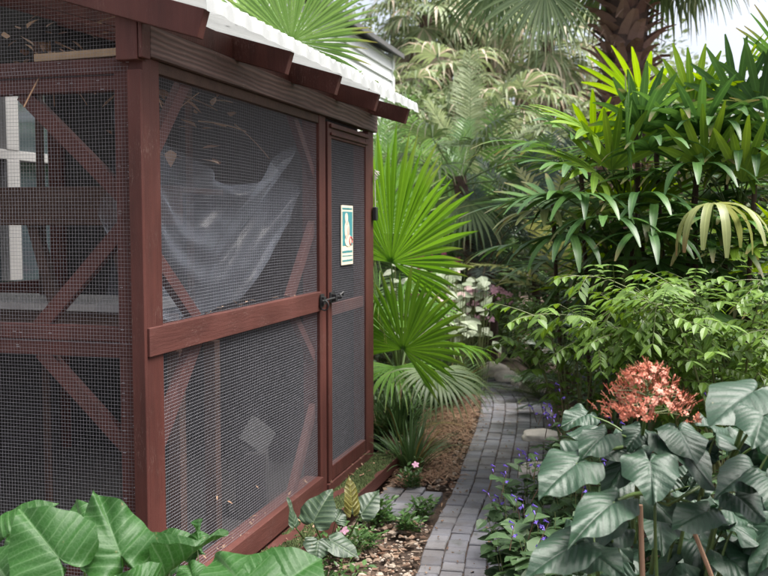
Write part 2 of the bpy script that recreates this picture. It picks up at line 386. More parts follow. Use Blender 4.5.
for i in range(len(rows) - 1):
    t = (rows[min(i + 1, len(rows) - 1)] - rows[max(0, i - 1)]).normalized(); nrm = V((t.y, -t.x, 0))
    for k in range(6):
        off = (k + .5) * PATH_W / 6
        paver(rows[i] + nrm * off + t * (.053 if k % 2 else 0), nrm, t, PATH_W / 6 - .003, .103, .012)
d = V((.268, .9634, 0)); nn = V((.9634, -.268, 0))
sp0 = V((-.819, 3.2, 0)) + d * 1.93
for i in range(8):
    for k in range(5):
        c = sp0 + nn * (.24 + .118 * i + .0) + d * (.118 * k + (.059 if i % 2 else 0))
        # stop where the main path starts
        best = min(rows, key=lambda q: (q - c).length); tt = (rows[min(rows.index(best) + 1, len(rows) - 1)] - rows[max(0, rows.index(best) - 1)]).normalized()
        if (c - best).dot(V((tt.y, -tt.x, 0))) > -.06: continue
        paver(c, nn, d, .111, .111, .010)
bed = G(); bv = []
for i, p in enumerate(rows):
    t = (rows[min(i + 1, len(rows) - 1)] - rows[max(0, i - 1)]).normalized(); nrm = V((t.y, -t.x, 0))
    bv += [p - nrm * .004 + V((0, 0, .0005)), p + nrm * (PATH_W + .004) + V((0, 0, .0005))]
bed.add(bv, [(2 * i, 2 * i + 1, 2 * i + 3, 2 * i + 2) for i in range(len(rows) - 1)])
tag(bed.build('path_bed', SOIL), kind='structure')
pave = g.build('brick_path', PAVER); tag(pave, kind='structure')

def path_off(p):
    best = min(rows, key=lambda q: (q.x - p.x) ** 2 + (q.y - p.y) ** 2); i = rows.index(best)
    tt = (rows[min(i + 1, len(rows) - 1)] - rows[max(0, i - 1)]).normalized()
    return (p - best).dot(V((tt.y, -tt.x, 0)))
def shed_loc(p):
    q = p - V((-.819, 3.2, 0)); return q.dot(nn), q.dot(d)

# loose cover on the beds: bark chips, pine straw, shell gravel
rng = random.Random(11)
chips, straw, shell = G(), G(), G()
def chip(g, c, s, flat=.35):
    a = rng.uniform(0, 6.28); ax = V((math.cos(a), math.sin(a), rng.uniform(-.35, .35))); ay = V((-math.sin(a), math.cos(a), rng.uniform(-.35, .35)))
    L, W, T = s * rng.uniform(.5, 1.1), s * rng.uniform(.25, .6), s * flat * rng.uniform(.2, .5); n = ax.cross(ay)
    vs = [c - ax * L / 2 - ay * W / 2, c + ax * L / 2 - ay * W * rng.uniform(.2, .5), c + ax * L * rng.uniform(.3, .5) + ay * W / 2, c - ax * L * .45 + ay * W * .5]
    vs += [v + n * T for v in vs]
    g.add(vs, [(4, 5, 6, 7), (0, 1, 5, 4), (1, 2, 6, 5), (2, 3, 7, 6), (3, 0, 4, 7)])
def pebble(g, c, s):
    r = [V((rng.gauss(0, 1), rng.gauss(0, 1), rng.gauss(0, .6))).normalized() for _ in range(1)]
    a = rng.uniform(0, 6.28); vs = []
    for (zz, rr) in ((-.35, .8), (.15, 1), (.5, .55)):
        for k in range(5):
            b = a + k * 1.2566; q = rng.uniform(.75, 1.15) * rr * s
            vs.append(c + V((math.cos(b) * q, math.sin(b) * q * .75, zz * s)))
    fs = [(10, 11, 12, 13, 14)]
    for o in (0, 5):
        for k in range(5): fs.append((o + k, o + (k + 1) % 5, o + 5 + (k + 1) % 5, o + 5 + k))
    g.add(vs, fs)
n_try = 0
while len(chips.v) < 8 * 12000 and n_try < 90000:
    n_try += 1
    if rng.random() < .6: p = V((rng.uniform(-1.0, 1.1), rng.uniform(3.4, 9.5), 0))
    else: p = V((rng.uniform(-1.5, 3.2), rng.uniform(1.6, 9), 0))
    o = path_off(p); lx, ly = shed_loc(p)
    if -.01 < o < PATH_W + .02:
        e_ = min(o, PATH_W - o)
        if rng.random() < (.16 if e_ < .06 else .035): chip(chips, V((p.x, p.y, .022)), rng.uniform(.006, .022)); chips.v[-1].z += .002
        continue
    if -2.4 < lx < .17 and -.02 < ly < 2.9: continue
    if .2 < lx < 1.2 and 1.88 < ly < 2.5 and o < 0: continue
    edge = abs(o) < .2 or (o < 0 and ly < 2.4)
    if edge and rng.random() < .55: pebble(shell, p + V((0, 0, rng.uniform(-.01, .006))), rng.uniform(.004, .011) if rng.random() < .95 else .024)
    elif p.y > 5.6 and o < 0 and rng.random() < .8:
        a = rng.uniform(0, 6.28); L = rng.uniform(.05, .14); q = p + V((0, 0, rng.uniform(-.005, .03)))
        e = q + V((math.cos(a) * L, math.sin(a) * L, rng.uniform(-.02, .02)))
        md = (q + e) / 2 + V((rng.uniform(-.015, .015), rng.uniform(-.015, .015), .01))
        strip(straw, [q, md, e], [.0025, .004, .0015], V((-math.sin(a), math.cos(a), 0)))
        for _ in range(3):
            a = rng.uniform(0, 6.28); h_ = V((math.cos(a) * L * .5, math.sin(a) * L * .5, rng.uniform(-.01, .012))); c_ = q + V((rng.uniform(-.06, .06), rng.uniform(-.06, .06), rng.uniform(.005, .022)))
            if not -.02 < path_off(c_) < PATH_W + .02: strip(straw, [c_ - h_, c_ + V((0, 0, .008)), c_ + h_], [.002, .0034, .0012], V((-math.sin(a), math.cos(a), 0)))
        if rng.random() < .45: chip(chips, p + V((0, 0, rng.uniform(-.01, .012))), .05)
    else: chip(chips, p + V((0, 0, rng.uniform(-.012, .012))), rng.uniform(.015, .06))
tag(chips.build('bark_mulch', CHIP), kind='stuff'); tag(straw.build('pine_straw', STRAW), kind='stuff'); tag(shell.build('shell_gravel', SHELL), kind='stuff')

# edging stones round the bend of the path
def rock(name, loc, sx, sy, sz, seed, label, group=None):
    bm = bmesh.new(); bmesh.ops.create_icosphere(bm, subdivisions=4, radius=1)
    for v in bm.verts:
        n = 1 + .28 * mn.noise(v.co * 1.1 + V((seed * 7, 0, 0))) + .12 * mn.noise(v.co * 3 + V((0, seed * 5, 0)))
        c = v.co * n
        c.z = max(c.z, -.45); c = V((math.copysign(abs(c.x) ** .8, c.x), math.copysign(abs(c.y) ** .8, c.y), math.copysign(abs(c.z) ** .75, c.z)))
        v.co = V((c.x * sx, c.y * sy, c.z * sz + sz * .3))
    me = bpy.data.meshes.new(name); bm.to_mesh(me); bm.free(); me.materials.append(ROCK)
    me.polygons.foreach_set('use_smooth', [True] * len(me.polygons))
    o = bpy.data.objects.new(name, me); COL.objects.link(o); o.location = loc; o.rotation_euler.z = seed
    return tag(o, label, 'stone', group)
st = [((478, 370), .13, 'flat buff edging stone farthest along the bend of the path'),
      ((493, 376), .17, 'large rounded pinkish stone edging the bend of the path'),
      ((507, 381), .12, 'squarish pale edging stone with a green tinge at the path bend'),
      ((519, 385), .10, 'small grey pink edging stone between squarish stone and whitish stone'),
      ((532, 391), .13, 'whitish edging stone nearest the feathery fern by the path'),
      ((541, 440), .14, 'flat pale slab stone beside the purple flowered plants'),
      ((536, 474), .13, 'low cream stone half hidden under leaves at the path side')]
for i, (p, s, lb) in enumerate(st):
    c = gr(*p)
    rock('border_stone', (c.x, c.y, .01), s, s * .8, s * (.62 if i < 5 else .35), i + 1.3, lb, 'edging stones along the path')

# ------------------------------------------------------------------ white house behind the shed (same heading as the shed)
ROT = -R(15.554); CORN = V((-.819, 3.2, 0))
def sh(x, y, z=0): return CORN + nn * x + d * y + V((0, 0, z))
house = empty('house', CORN, ROT, 'white clapboard house with tall framed windows standing behind the screened shed', 'house')
HX = -2.85
g = G()
wins = [(.5, 1.25), (2.25, 1.5), (4.2, 1.25)]
lo, hi = 1.12, 2.72
zz = 0; top = 4.62
y_segs = []
cur = -3.0
for (y0, w) in wins: y_segs.append((cur, y0)); cur = y0 + w
y_segs.append((cur, 13.7))
bh = .19
while zz < top:
    z1 = min(zz + bh, top)
    segs = y_segs if (z1 > lo - .05 and zz < hi + .05) else [(-3.0, 13.7)]
    for (a, b) in segs:
        vs = [V((HX + .05, a, zz)), V((HX + .05, b, zz)), V((HX + .006, b, z1)), V((HX + .008, a, z1)), V((HX - .1, a, zz)), V((HX - .1, b, zz)), V((HX - .1, b, z1)), V((HX - .1, a, z1))]
        g.add(vs, [(0, 1, 2, 3), (4, 5, 1, 0), (1, 5, 6, 2), (4, 0, 3, 7), (7, 3, 2, 6)])
    zz += bh
g.build('siding', WHITE, house)
g = G(); box(g, HX - .12, HX + .06, 13.702, 13.82, 0, top + .05); g.build('corner_board', WHITE, house, bevel=.004)
g = G(); box(g, HX - 3.5, HX - .102, -3.0, 13.7, -.1, top); g.build('inner_wall', DARKIN, house)
g = G(); vs = [V((HX + .22, -3.2, top - .02)), V((HX + .22, 13.9, top - .02)), V((HX - 2.6, 13.9, top + 1.1)), V((HX - 2.6, -3.2, top + 1.1))]
g.add(vs + [v + V((0, 0, .08)) for v in vs], [(0, 1, 2, 3), (7, 6, 5, 4), (0, 4, 5, 1), (1, 5, 6, 2), (3, 7, 4, 0)]); g.build('roof', GREYB, house)
def glass_mat():
    m, nt, out = new_mat('window_glass')
    pr = N(nt, 'ShaderNodeBsdfPrincipled', Roughness=.06); pr.inputs['Base Color'].default_value = (.03, .04, .045, 1); pr.inputs['Specular IOR Level'].default_value = .9
    bp = N(nt, 'ShaderNodeBump', Strength=.06, Distance=.02); lk(nt, noise(nt, 2.5, 2), bp.inputs['Height']); lk(nt, bp.outputs[0], pr.inputs['Normal'])
    lk(nt, pr.outputs[0], out.inputs[0]); return m
GLASS = glass_mat()
for (y0, w) in wins:
    f = G(); y1 = y0 + w
    box(f, HX - .06, HX + .06, y0 - .03, y0 + .09, lo - .04, hi + .04); box(f, HX - .06, HX + .06, y1 - .09, y1 + .03, lo - .04, hi + .04)
    box(f, HX - .06, HX + .058, y0 + .09, y1 - .09, hi - .07, hi + .04)
    box(f, HX - .05, HX + .052, y0 + .09, y1 - .09, 2.06, 2.13)
    ym = (y0 + y1) / 2
    box(f, HX - .06, HX + .056, ym - .07, ym + .07, lo + .06, 2.06); box(f, HX - .06, HX + .056, ym - .07, ym + .07, 2.13, hi - .07)
    fo = f.build('window', FRAME, house, bevel=.004)
    s = G(); box(s, HX - .06, HX + .13, y0 - .06, y1 + .06, lo - .1, lo - .042); s.build('sill', FRAME, fo, bevel=.004)
    s = G(); box(s, HX - .03, HX - .02, y0 + .085, y1 - .085, lo, hi - .06); s.build('pane', GLASS, fo)
# ------------------------------------------------------------------ screened shed; local x = out of the side wall, y = along it away from the camera
shed = empty('screened_shed', CORN, ROT, 'red brown timber shed screened with wire mesh under a white corrugated roof', 'shed')
ZB0, ZB1, ZR0, ZR1, ZS0, ZS1 = 2.168, 2.273, 1.134, 1.236, .13, .236
YE, XL = 2.815, -2.3
def part(name, boxes, mat, parent=shed, bevel=.003):
    g = G()
    for b in boxes: box(g, *b)
    return g.build(name, mat, parent, bevel=bevel)
post_c = part('corner_post', [(-.115, -.004, .006, .118, 0, ZR0 - .002), (-.115, -.004, .006, .118, ZR0 - .002, ZB0)], RED)
part('corner_trim', [(-.052, -.002, -.016, .004, 0, 2.12)], RED)
part('corner_block', [(-.085, -.002, -.03, .03, 2.15, 2.3)], RED)
part('corner_block', [(.001, .016, -.03, .026, ZB0 - .012, 2.29)], RED)
part('post', [(-.1, -.003, 1.795, 1.895, 0, ZB0)], RED)
part('post', [(-.1, -.003, 2.70, 2.815, 0, ZB0)], RED)
part('post', [(XL, XL + .1, .0, .1, 0, 2.9)], RED); part('post', [(XL, XL + .1, 2.71, YE, 0, 2.9)], RED)
part('post', [(-1.2, -1.11, .005, .05, .24, 2.06)], RED)
part('top_beam', [(-.04, .016, .028, YE + .03, ZB0, ZB1)], BEAM)
part('beam_shadow_strip', [(-.045, -.006, .118, 1.795, ZB0 - .045, ZB0 - .002)], DARKW)  # dark strip drawn in as the shadow gap below the beam
part('mid_rail', [(-.03, .007, .004, 1.80, ZR0, ZR1)], REDY)
part('sill', [(-.09, .012, .12, 1.795, ZS0, ZS1)], REDY)
part('sill', [(-.09, .010, 1.896, 2.70, ZS0 - .02, .165)], REDY)
part('base_board', [(-.1, -.012, .0, YE, 0, ZS0 - .004)], REDY)
# front wall members (seen through or behind the wire)
part('front_beam', [(XL + .1, -.116, .012, .055, 2.056, 2.108)], RED)
part('front_beam', [(XL, -.05, .006, .05, 2.112, 2.166)], RED)
part('front_rail', [(XL + .1, -.116, .010, .05, 1.182, 1.236)], RED)
part('front_rail', [(XL + .1, -.116, .013, .05, 1.126, 1.180)], RED)
part('front_sill', [(XL + .1, -.116, .01, .06, .05, .22)], RED)
def brace(A, B, side, w=.055, t=.035, mat=RED):
    g = G(); bar(g, A, B, side, w, t); return g.build('brace', mat, shed, bevel=.002)
FZ = (1, 0, 0); SZ = (0, 1, 0)
brace((-.50, .04, 2.06), (-.09, .04, 1.68), FZ); brace((-.09, .041, 1.60), (-.46, .041, 1.22), FZ)
brace((-.45, .04, 1.135), (-.09, .04, .79), FZ); brace((-.09, .041, .6), (-.46, .041, .2), FZ)
brace((-1.9, .04, 2.06), (-2.25, .04, 1.7), FZ); brace((-1.08, .04, 1.6), (-.75, .04, 1.22), FZ)
brace((-.05, .40, 2.15), (-.05, .09, 1.80), SZ); brace((-.051, .09, 1.52), (-.051, .46, 1.22), SZ)
brace((-.05, 1.50, 2.15), (-.05, 1.82, 1.84), SZ, .05); brace((-.051, 1.82, 1.60), (-.051, 1.46, 1.22), SZ)
brace((-.05, .46, 1.15), (-.05, .09, .74), SZ, .07); brace((-.051, .09, .52), (-.051, .42, .2), SZ)
brace((-.05, 1.50, 1.15), (-.05, 1.82, .86), SZ, .05); brace((-.051, 1.82, .62), (-.051, 1.45, .2), SZ)
# rafters, blocking and roof
SL = .30
def zr(x, base=ZB1): return base - SL * x
ry = [-.035, .735, 1.365, 2.03, 2.70]
for i, y in enumerate(ry):
    g = G(); x1 = .245; w = .042; hgt = .098; yy0, yy1 = y - w / 2, y + w / 2
    if i == 0: hgt = .1
    vs = []
    for yy in (yy0, yy1):
        vs += [V((XL - .1, yy, zr(XL - .1))), V((x1 - .012, yy, zr(x1 - .012))), V((x1 + .016, yy, zr(x1 + .016) + hgt)), V((XL - .1, yy, zr(XL - .1) + hgt))]
    g.add(vs, [(0, 1, 2, 3), (7, 6, 5, 4), (1, 5, 6, 2), (0, 4, 5, 1), (3, 2, 6, 7), (4, 0, 3, 7)], [(v.x * 2, v.z * 2) for v in vs])
    g.build('rafter', RED, shed, bevel=.003)
blk = []
for a, b in zip(ry, ry[1:]): blk.append((-.03, .006, a + .023, b - .023, ZB1 + .002, ZB1 + .085))
for b in blk: part('blocking', [b], RED)
def roof_sheet():
    g = G(); top = .108; y0, y1 = -.065, 2.86; n = 380; vs = []; xs = [XL - .15, -1.4, -.6, 0, .2, .268]
    prof = lambda y: .026 + .022 * abs(math.sin(math.pi * y / .076)) ** .8
    for j in range(n + 1):
        y = y0 + (y1 - y0) * j / n
        for x in xs: vs.append(V((x, y, zr(x) + top + prof(y))))
        vs.append(V((.271, y, zr(.268) + top + prof(y) - .006))); vs.append(V((.276 + .004 * math.sin(y * 40), y, zr(.268) + top - .012 + .004 * mn.noise(V((y * 9, 0, 0))) )))
    c = len(xs) + 2
    g.add(vs, [(j * c + i, (j + 1) * c + i, (j + 1) * c + i + 1, j * c + i + 1) for j in range(n) for i in range(c - 1)])
    return g.build('roof', ROOFING, shed)
roof_sheet()
g = G(); rng = random.Random(77)
for k in range(64):
    yy = -.02 + (k // 2) * .0912; xx = .225 - (k % 2) * .14; c = V((xx, yy, zr(xx) + .108 + .05)); tube(g, [c - V((0, 0, .012)), c, c + V((0, 0, .004))], [.006, .006, .003], 6)
tag(g.build('roof_screws', GREYB, shed), kind='stuff')
# solid near-black back, end and floor, added to keep the inside dark
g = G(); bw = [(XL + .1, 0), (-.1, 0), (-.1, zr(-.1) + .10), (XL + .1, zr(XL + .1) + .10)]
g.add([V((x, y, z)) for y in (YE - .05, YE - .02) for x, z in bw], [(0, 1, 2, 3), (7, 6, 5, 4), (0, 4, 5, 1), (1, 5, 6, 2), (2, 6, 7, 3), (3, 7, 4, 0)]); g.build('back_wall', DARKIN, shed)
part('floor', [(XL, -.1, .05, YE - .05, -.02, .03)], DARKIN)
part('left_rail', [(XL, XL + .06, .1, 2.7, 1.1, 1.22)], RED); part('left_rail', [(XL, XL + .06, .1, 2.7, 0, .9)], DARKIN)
part('left_gap_board', [(XL, XL + .06, .102, 2.708, 2.5, 3.04), (XL + .062, XL + .12, 2.6, 2.76, 2.3, 3.03)], DARKIN)  # boards added to shut out bright gaps between side and roof
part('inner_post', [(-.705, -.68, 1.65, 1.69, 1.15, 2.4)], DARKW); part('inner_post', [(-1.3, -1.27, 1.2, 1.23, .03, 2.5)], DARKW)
# timber ledge along the foot of the side wall, moss on top
part('ledge', [(.0, .165, .05, YE + .12, .035, .112)], REDY)
part('ledge', [(.0, .14, .04, YE + .1, -.06, .033)], DARKW)
rng = random.Random(5); g = G()
for k in range(7000):
    y = rng.uniform(.1, YE + .1); x = rng.uniform(.012, .158)
    if mn.noise(V((x * 9, y * 3, 1))) < -.3 + (.2 if y < 1.2 else -.1): continue
    p = V((x, y, .112)); h = rng.uniform(.004, .014); a = rng.uniform(0, 6.28); w = rng.uniform(.004, .011)
    q = [p + V((math.cos(a + t) * w, math.sin(a + t) * w, 0)) for t in (0, 2.1, 4.2)]
    g.add(q + [p + V((rng.uniform(-.004, .004), rng.uniform(-.004, .004), h))], [(0, 1, 3), (1, 2, 3), (2, 0, 3)])
g.build('moss', MOSS, shed)

# wire cloth: every wire is a thin prism; the sheets sag and bulge a little
def wire_sheet(name, org, U, W, w, h, seed, parent=shed, bulge=.006, top=None, pitch=.0127, r=.00046, wav=.0016):
    g = G(); org, U, W = V(org), V(U), V(W); n = U.cross(W)
    def pos(a, b):
        ed = min(a, w - a, b, h - b); k = max(0, min(1, ed / .2))
        dx = wav * k * mn.noise(V((a * 3.1, b * 3.1, seed))); dy = wav * 2.6 * k * mn.noise(V((a * 2.2, b * 2.9, seed + 9)))
        return org + U * (a + dx) + W * (b + dy) + n * (bulge * k * mn.noise(V((a * 2, b * 2, seed + 4))))
    def wire(pts, s):
        vs = []
        for p in pts:
            vs += [p + s * r - n * r * .6, p - s * r - n * r * .6, p + n * r * 1.1]
        L = len(pts)
        g.add(vs, [(i * 3 + k, i * 3 + (k + 1) % 3, i * 3 + 3 + (k + 1) % 3, i * 3 + 3 + k) for i in range(L - 1) for k in range(3)])
    na, nb = int(w / pitch), int(h / pitch); st = .07
    for i in range(na + 1):
        a = i * pitch; hh = h if top is None else top(a)
        if hh < .02: continue
        m = max(2, int(hh / st)); wire([pos(a, hh * k / m) for k in range(m + 1)], U)
    for j in range(nb + 1):
        b = j * pitch; ws = w
        if top is not None:
            if b > top(0): continue
            lo_, hi_ = 0, w
            for _ in range(20):
                md = (lo_ + hi_) / 2
                if top(md) >= b: lo_ = md
                else: hi_ = md
            ws = lo_
        m = max(2, int(ws / st)); wire([pos(ws * k / m, b) for k in range(m + 1)], W)
    return g.build(name, WIRE, parent)
wire_sheet('wire_mesh', (-.02, .10, ZR1 - .02), (0, 1, 0), (0, 0, 1), 1.71, .95, 2.0)
wire_sheet('wire_mesh', (-.02, .10, ZS1 - .03), (0, 1, 0), (0, 0, 1), 1.71, .96, 7.0, bulge=.014)
XF = XL + .02
wire_sheet('wire_mesh', (XF, -.001, .06), (1, 0, 0), (0, 0, 1), -.052 - XF, 1.125, 3.0)
wire_sheet('wire_mesh', (XF, -.004, 1.18), (1, 0, 0), (0, 0, 1), -.052 - XF, .955, 5.0)
wire_sheet('wire_mesh', (XF, -.008, 2.12), (1, 0, 0), (0, 0, 1), -.075 - XF, 1.0, 6.0, top=lambda a: .235 + SL * (-.075 - XF - a), bulge=.012)
# staples that hold the wire
g = G(); rng = random.Random(8)
for k in range(70):
    x = rng.choice([-.06, -.1, rng.uniform(-1.2, -.1), rng.uniform(-1.2, -.1)]); z = rng.uniform(.3, 2.15) if x > -.11 else rng.choice([2.15, 2.09, 1.2, 1.16, 2.05]) + rng.uniform(-.01, .01)
    box(g, x, x + .011, -.0075, -.005, z, z + .0018)
tag(g.build('staples', WIRE, shed), kind='stuff')

# door with its own wire, rails and latch
door = tag(bpy.data.objects.new('door', None)); COL.objects.link(door); door.parent = shed
def dpart(name, boxes, mat, bevel=.003): return part(name, boxes, mat, door, bevel)
dpart('stile', [(-.034, .004, 1.912, 1.975, .17, 2.145)], RED); dpart('stile', [(-.034, .004, 2.625, 2.688, .17, 2.145)], RED)
dpart('rail', [(-.034, .003, 1.976, 2.624, 2.06, 2.145)], RED); dpart('rail', [(-.036, -.012, 1.976, 2.624, 1.085, 1.15)], RED); dpart('rail', [(-.034, .003, 1.976, 2.624, .17, .25)], RED)
dpart('trim_strip', [(.0045, .014, 1.95, 2.65, 2.075, 2.09)], RED); dpart('trim_strip', [(.0045, .016, 1.94, 2.66, 2.115, 2.135)], RED)
wire_sheet('wire_mesh', (-.006, 1.965, .2), (0, 1, 0), (0, 0, 1), .67, 1.9, 12.0, door, bulge=.004)
g = G(); box(g, .014, .02, 1.745, 1.80, 1.155, 1.225); box(g, .02, .034, 1.755, 1.79, 1.17, 1.21)
tube(g, [(.03, 1.735, 1.19), (.03, 1.97, 1.192)], .006, 10)
tube(g, [(.03 + .022 * math.cos(a), 1.772, 1.165 + .026 * math.sin(a)) for a in [i * .42 for i in range(16)]], .0045, 8)
box(g, .004, .012, 1.925, 1.99, 1.165, 1.222); box(g, .012, .038, 1.94, 1.962, 1.172, 1.212)
tube(g, [(.03, 1.97, 1.192), (.055, 1.98, 1.195), (.06, 1.985, 1.2)], [.006, .012, .004], 10)
tube(g, [(.03, 2.03, 1.20), (.04, 2.06, 1.215), (.03, 2.08, 1.20)], .007, 8)
g.build('latch', BLACK, door)

# --- loose things in and on the shed
# tin sign hung on the door wire
TEAL = plain_mat('teal_paint', (.05, .24, .27), .45, var=.15); CREAM = plain_mat('cream_paint', (.72, .64, .5), .5, var=.1); REDP = plain_mat('red_paint', (.45, .05, .05), .5); PALEB = plain_mat('pale_blue_paint', (.5, .6, .62), .5, var=.1); PINKP = plain_mat('pink_paint', (.68, .45, .38), .5)
sign = empty('sign', CORN, ROT, 'small portrait tin sign with cream figure on teal hung on the shed door', 'sign')
g = G(); box(g, .0, .006, 2.14, 2.355, 1.36, 1.70); g.build('plate', CREAM, sign, bevel=.002)
g = G(); box(g, .006, .0072, 2.155, 2.34, 1.47, 1.665); g.build('panel', TEAL, sign)
def disc(g, y, z, ry_, rz_, x, n=18, mat=0):
    vs = [V((x, y + math.cos(i * 6.283 / n) * ry_, z + math.sin(i * 6.283 / n) * rz_)) for i in range(n)]
    vs2 = [v + V((.0012, 0, 0)) for v in vs]
    g.add(vs + vs2, [tuple(range(n, 2 * n))] + [(i, (i + 1) % n, n + (i + 1) % n, n + i) for i in range(n)], None, mat)
g = G(); disc(g, 2.225, 1.628, .027, .03, .0073); disc(g, 2.235, 1.56, .045, .055, .0074); disc(g, 2.255, 1.50, .06, .035, .0076)
g.build('figure', CREAM, sign)
g = G(); disc(g, 2.236, 1.6, .014, .012, .0088); disc(g, 2.258, 1.555, .018, .028, .0088); disc(g, 2.22, 1.52, .02, .014, .009); g.build('figure_shade', PINKP, sign)
g = G(); tube(g, [(.0085, 2.30 + .026 * math.cos(a), 1.497 + .022 * math.sin(a)) for a in [i * .35 - .6 for i in range(16)]], .005, 6); g.build('red_mark', REDP, sign)
g = G()
rng = random.Random(2)
for zc, hh in ((1.682, .012), (1.436, .014), (1.412, .007), (1.385, .012)):
    y = 2.152
    while y < 2.335:
        w = rng.uniform(.007, .013); box(g, .006, .0072, y, y + w, zc - hh / 2, zc + hh / 2 * rng.uniform(.6, 1)); y += w + .004
g.build('lettering', TEAL, sign)
# little black box on a string
o = empty('thermometer', CORN, ROT, 'small black box dangling on pale string from the far shed post', 'sensor')
g = G(); box(g, .004, .03, 2.765, 2.81, 1.615, 1.70); g.build('casing', BLACKP, o, bevel=.005)
g = G(); tube(g, [(.017, 2.787, 1.70), (.016, 2.786, 1.8), (.012, 2.79, 1.9)], .0035, 6)
for k in range(9): tube(g, [(.012, 2.79, 1.885 + k * .006), (.012 + rng.uniform(.005, .03), 2.79 + rng.uniform(-.02, .03), 1.9 + rng.uniform(-.03, .035))], .004, 5)
g.build('string', STRING, o)

def film_mat():
    m, nt, out = new_mat('clear_plastic')
    pr = N(nt, 'ShaderNodeBsdfPrincipled', Roughness=.18); pr.inputs['Base Color'].default_value = (.27, .3, .36, 1); pr.inputs['Specular IOR Level'].default_value = .8
    tr = N(nt, 'ShaderNodeBsdfTransparent'); tl = N(nt, 'ShaderNodeBsdfTranslucent'); tl.inputs[0].default_value = (.3, .33, .38, 1)
    a = N(nt, 'ShaderNodeMixShader'); a.inputs[0].default_value = .4; lk(nt, pr.outputs[0], a.inputs[1]); lk(nt, tl.outputs[0], a.inputs[2])
    f = N(nt, 'ShaderNodeLayerWeight', Blend=.35); fac = math_(nt, 'MULTIPLY_ADD', f.outputs['Facing'], -.72, .93)
    b = N(nt, 'ShaderNodeMixShader'); lk(nt, fac, b.inputs[0]); lk(nt, a.outputs[0], b.inputs[1]); lk(nt, tr.outputs[0], b.inputs[2])
    lk(nt, b.outputs[0], out.inputs[0]); return m
FILM = film_mat()
def film(loc_fn, nu, nv, label):
    g = G(); g.add([V(loc_fn(i / nu, j / nv)) for j in range(nv + 1) for i in range(nu + 1)],
                   [(j * (nu + 1) + i, j * (nu + 1) + i + 1, (j + 1) * (nu + 1) + i + 1, (j + 1) * (nu + 1) + i) for j in range(nv) for i in range(nu)])
    o = g.build('plastic_sheet', FILM, None, smooth=True); o.location = CORN; o.rotation_euler.z = ROT; return tag(o, label, 'plastic sheet')
def swag(u, v):
    y = .05 + 1.76 * u; s = 2 * u - 1.05
    zt = 1.79 + (.24 if s > 0 else .24) * s * s + .02 * math.sin(9 * u)
    ln = .56 + .20 * max(0, -s) - .10 * max(0, u - .4)
    z = zt - v * ln
    p = z - .62 * (y - .5); q = v + .5 * s * s; m = max(0, min(1, (u - .2) * 2))
    x = -.15 - .05 * v + m * (.05 * math.sin(15 * p + .6) + .016 * math.sin(37 * p + 3 * u) + .007 * math.sin(71 * p - 5 * u)) + (1 - m) * (.035 * math.sin(11 * q) + .012 * math.sin(27 * q)) + .04 * math.sin(14 * q + 1) * (1 - v) ** 1.5
    x += .035 * mn.noise(V((u * 3, v * 2, 3))) + .008 * mn.noise(V((u * 11, v * 9, 1)))
    return (x, y, z)
film(swag, 150, 100, 'clear plastic sheet sagging in curved folds behind the upper side wire')
# shelves inside
def inside(name, label, cat): return empty(name, CORN, ROT, label, cat)
o = inside('shelf', 'dark wooden high shelf with slanted legs inside the shed by windows', 'shelf')
part('board', [(-2.1, -.25, .75, 1.15, 1.73, 1.755)], DARKW, o); part('lip', [(-2.1, -.25, .725, .748, 1.59, 1.76)], DARKW, o)
for xx in (-.98, -.58, -1.6):
    g = G(); bar(g, (xx - .05, .80, 1.6), (xx + .06, .80, 1.22), (1, 0, 0), .05, .04); g.build('leg', DARKW, o)
o = inside('bench', 'low grey topped bench standing beneath the high shelf in the shed', 'bench')
part('top', [(-2.1, -.5, .8, 1.3, 1.2, 1.235)], FRAME, o); part('apron', [(-2.05, -.33, .82, .85, 1.03, 1.198)], DARKW, o)
for xx in (-2.0, -.4):
    for yy in (.86, 1.22): part('leg', [(xx, xx + .06, yy, yy + .06, .03, 1.03)], DARKW, o)
o = tag(part('board', [(0, .5, 0, .02, 0, .05)], RAWW, None), 'short raw wood strip lying on the front beam behind wire', 'board'); o.name = 'wood_strip'
o.location = sh(-.44, -.002 + .02, 2.168); o.rotation_euler = (0, R(-1), ROT); o.scale = (.66, 1, .55)
g = G(); box(g, -.1, .1, -.022, .022, -.07, .07); o = g.build('paver_slab', GREYB, None, bevel=.004); o.location = sh(-.31, 1.66, .47); o.rotation_euler = (R(12), R(35), R(60)); tag(o, 'grey concrete slab leaning inside the lower side wire', 'paver')
g = G(); box(g, -.08, .08, -.08, .08, 0, .36); o = g.build('storage_box', DARKIN, None, bevel=.01); o.location = sh(-.35, 1.68, .03); o.rotation_euler.z = ROT + .3; tag(o, 'dark box on the shed floor propping the grey slab', 'box')
# dry leaves and twigs caught under the roof and on the sills
g = G(); rng = random.Random(17)
def dry(p, s):
    a = rng.uniform(0, 6.28); e = rng.uniform(-.8, .8); dd = dirv(a, e); sd = dd.cross(UP).normalized()
    pts = path(p, dd, s, 4, rng.uniform(-6, 6)); w = s * rng.uniform(.14, .28); strip(g, pts, [0.002, w, w * .9, w * .5, .001], sd, rng.uniform(.1, .6))
for k in range(70): dry(sh(rng.uniform(-.08, -.02), rng.uniform(.15, 1.75), ZS1 + .006 if k > 22 else ZR1 + .006), rng.uniform(.012, .03))
for k in range(26): dry(sh(rng.uniform(-.02, .01), rng.uniform(1.92, 2.66), .172), rng.uniform(.012, .03))
for k in range(26): dry(sh(rng.uniform(.02, .16), rng.uniform(.3, 2.85), .122), rng.uniform(.015, .04))
for k in range(4): dry(sh(-.012, rng.uniform(.2, 1.75), rng.uniform(.26, .5)), rng.uniform(.012, .03))
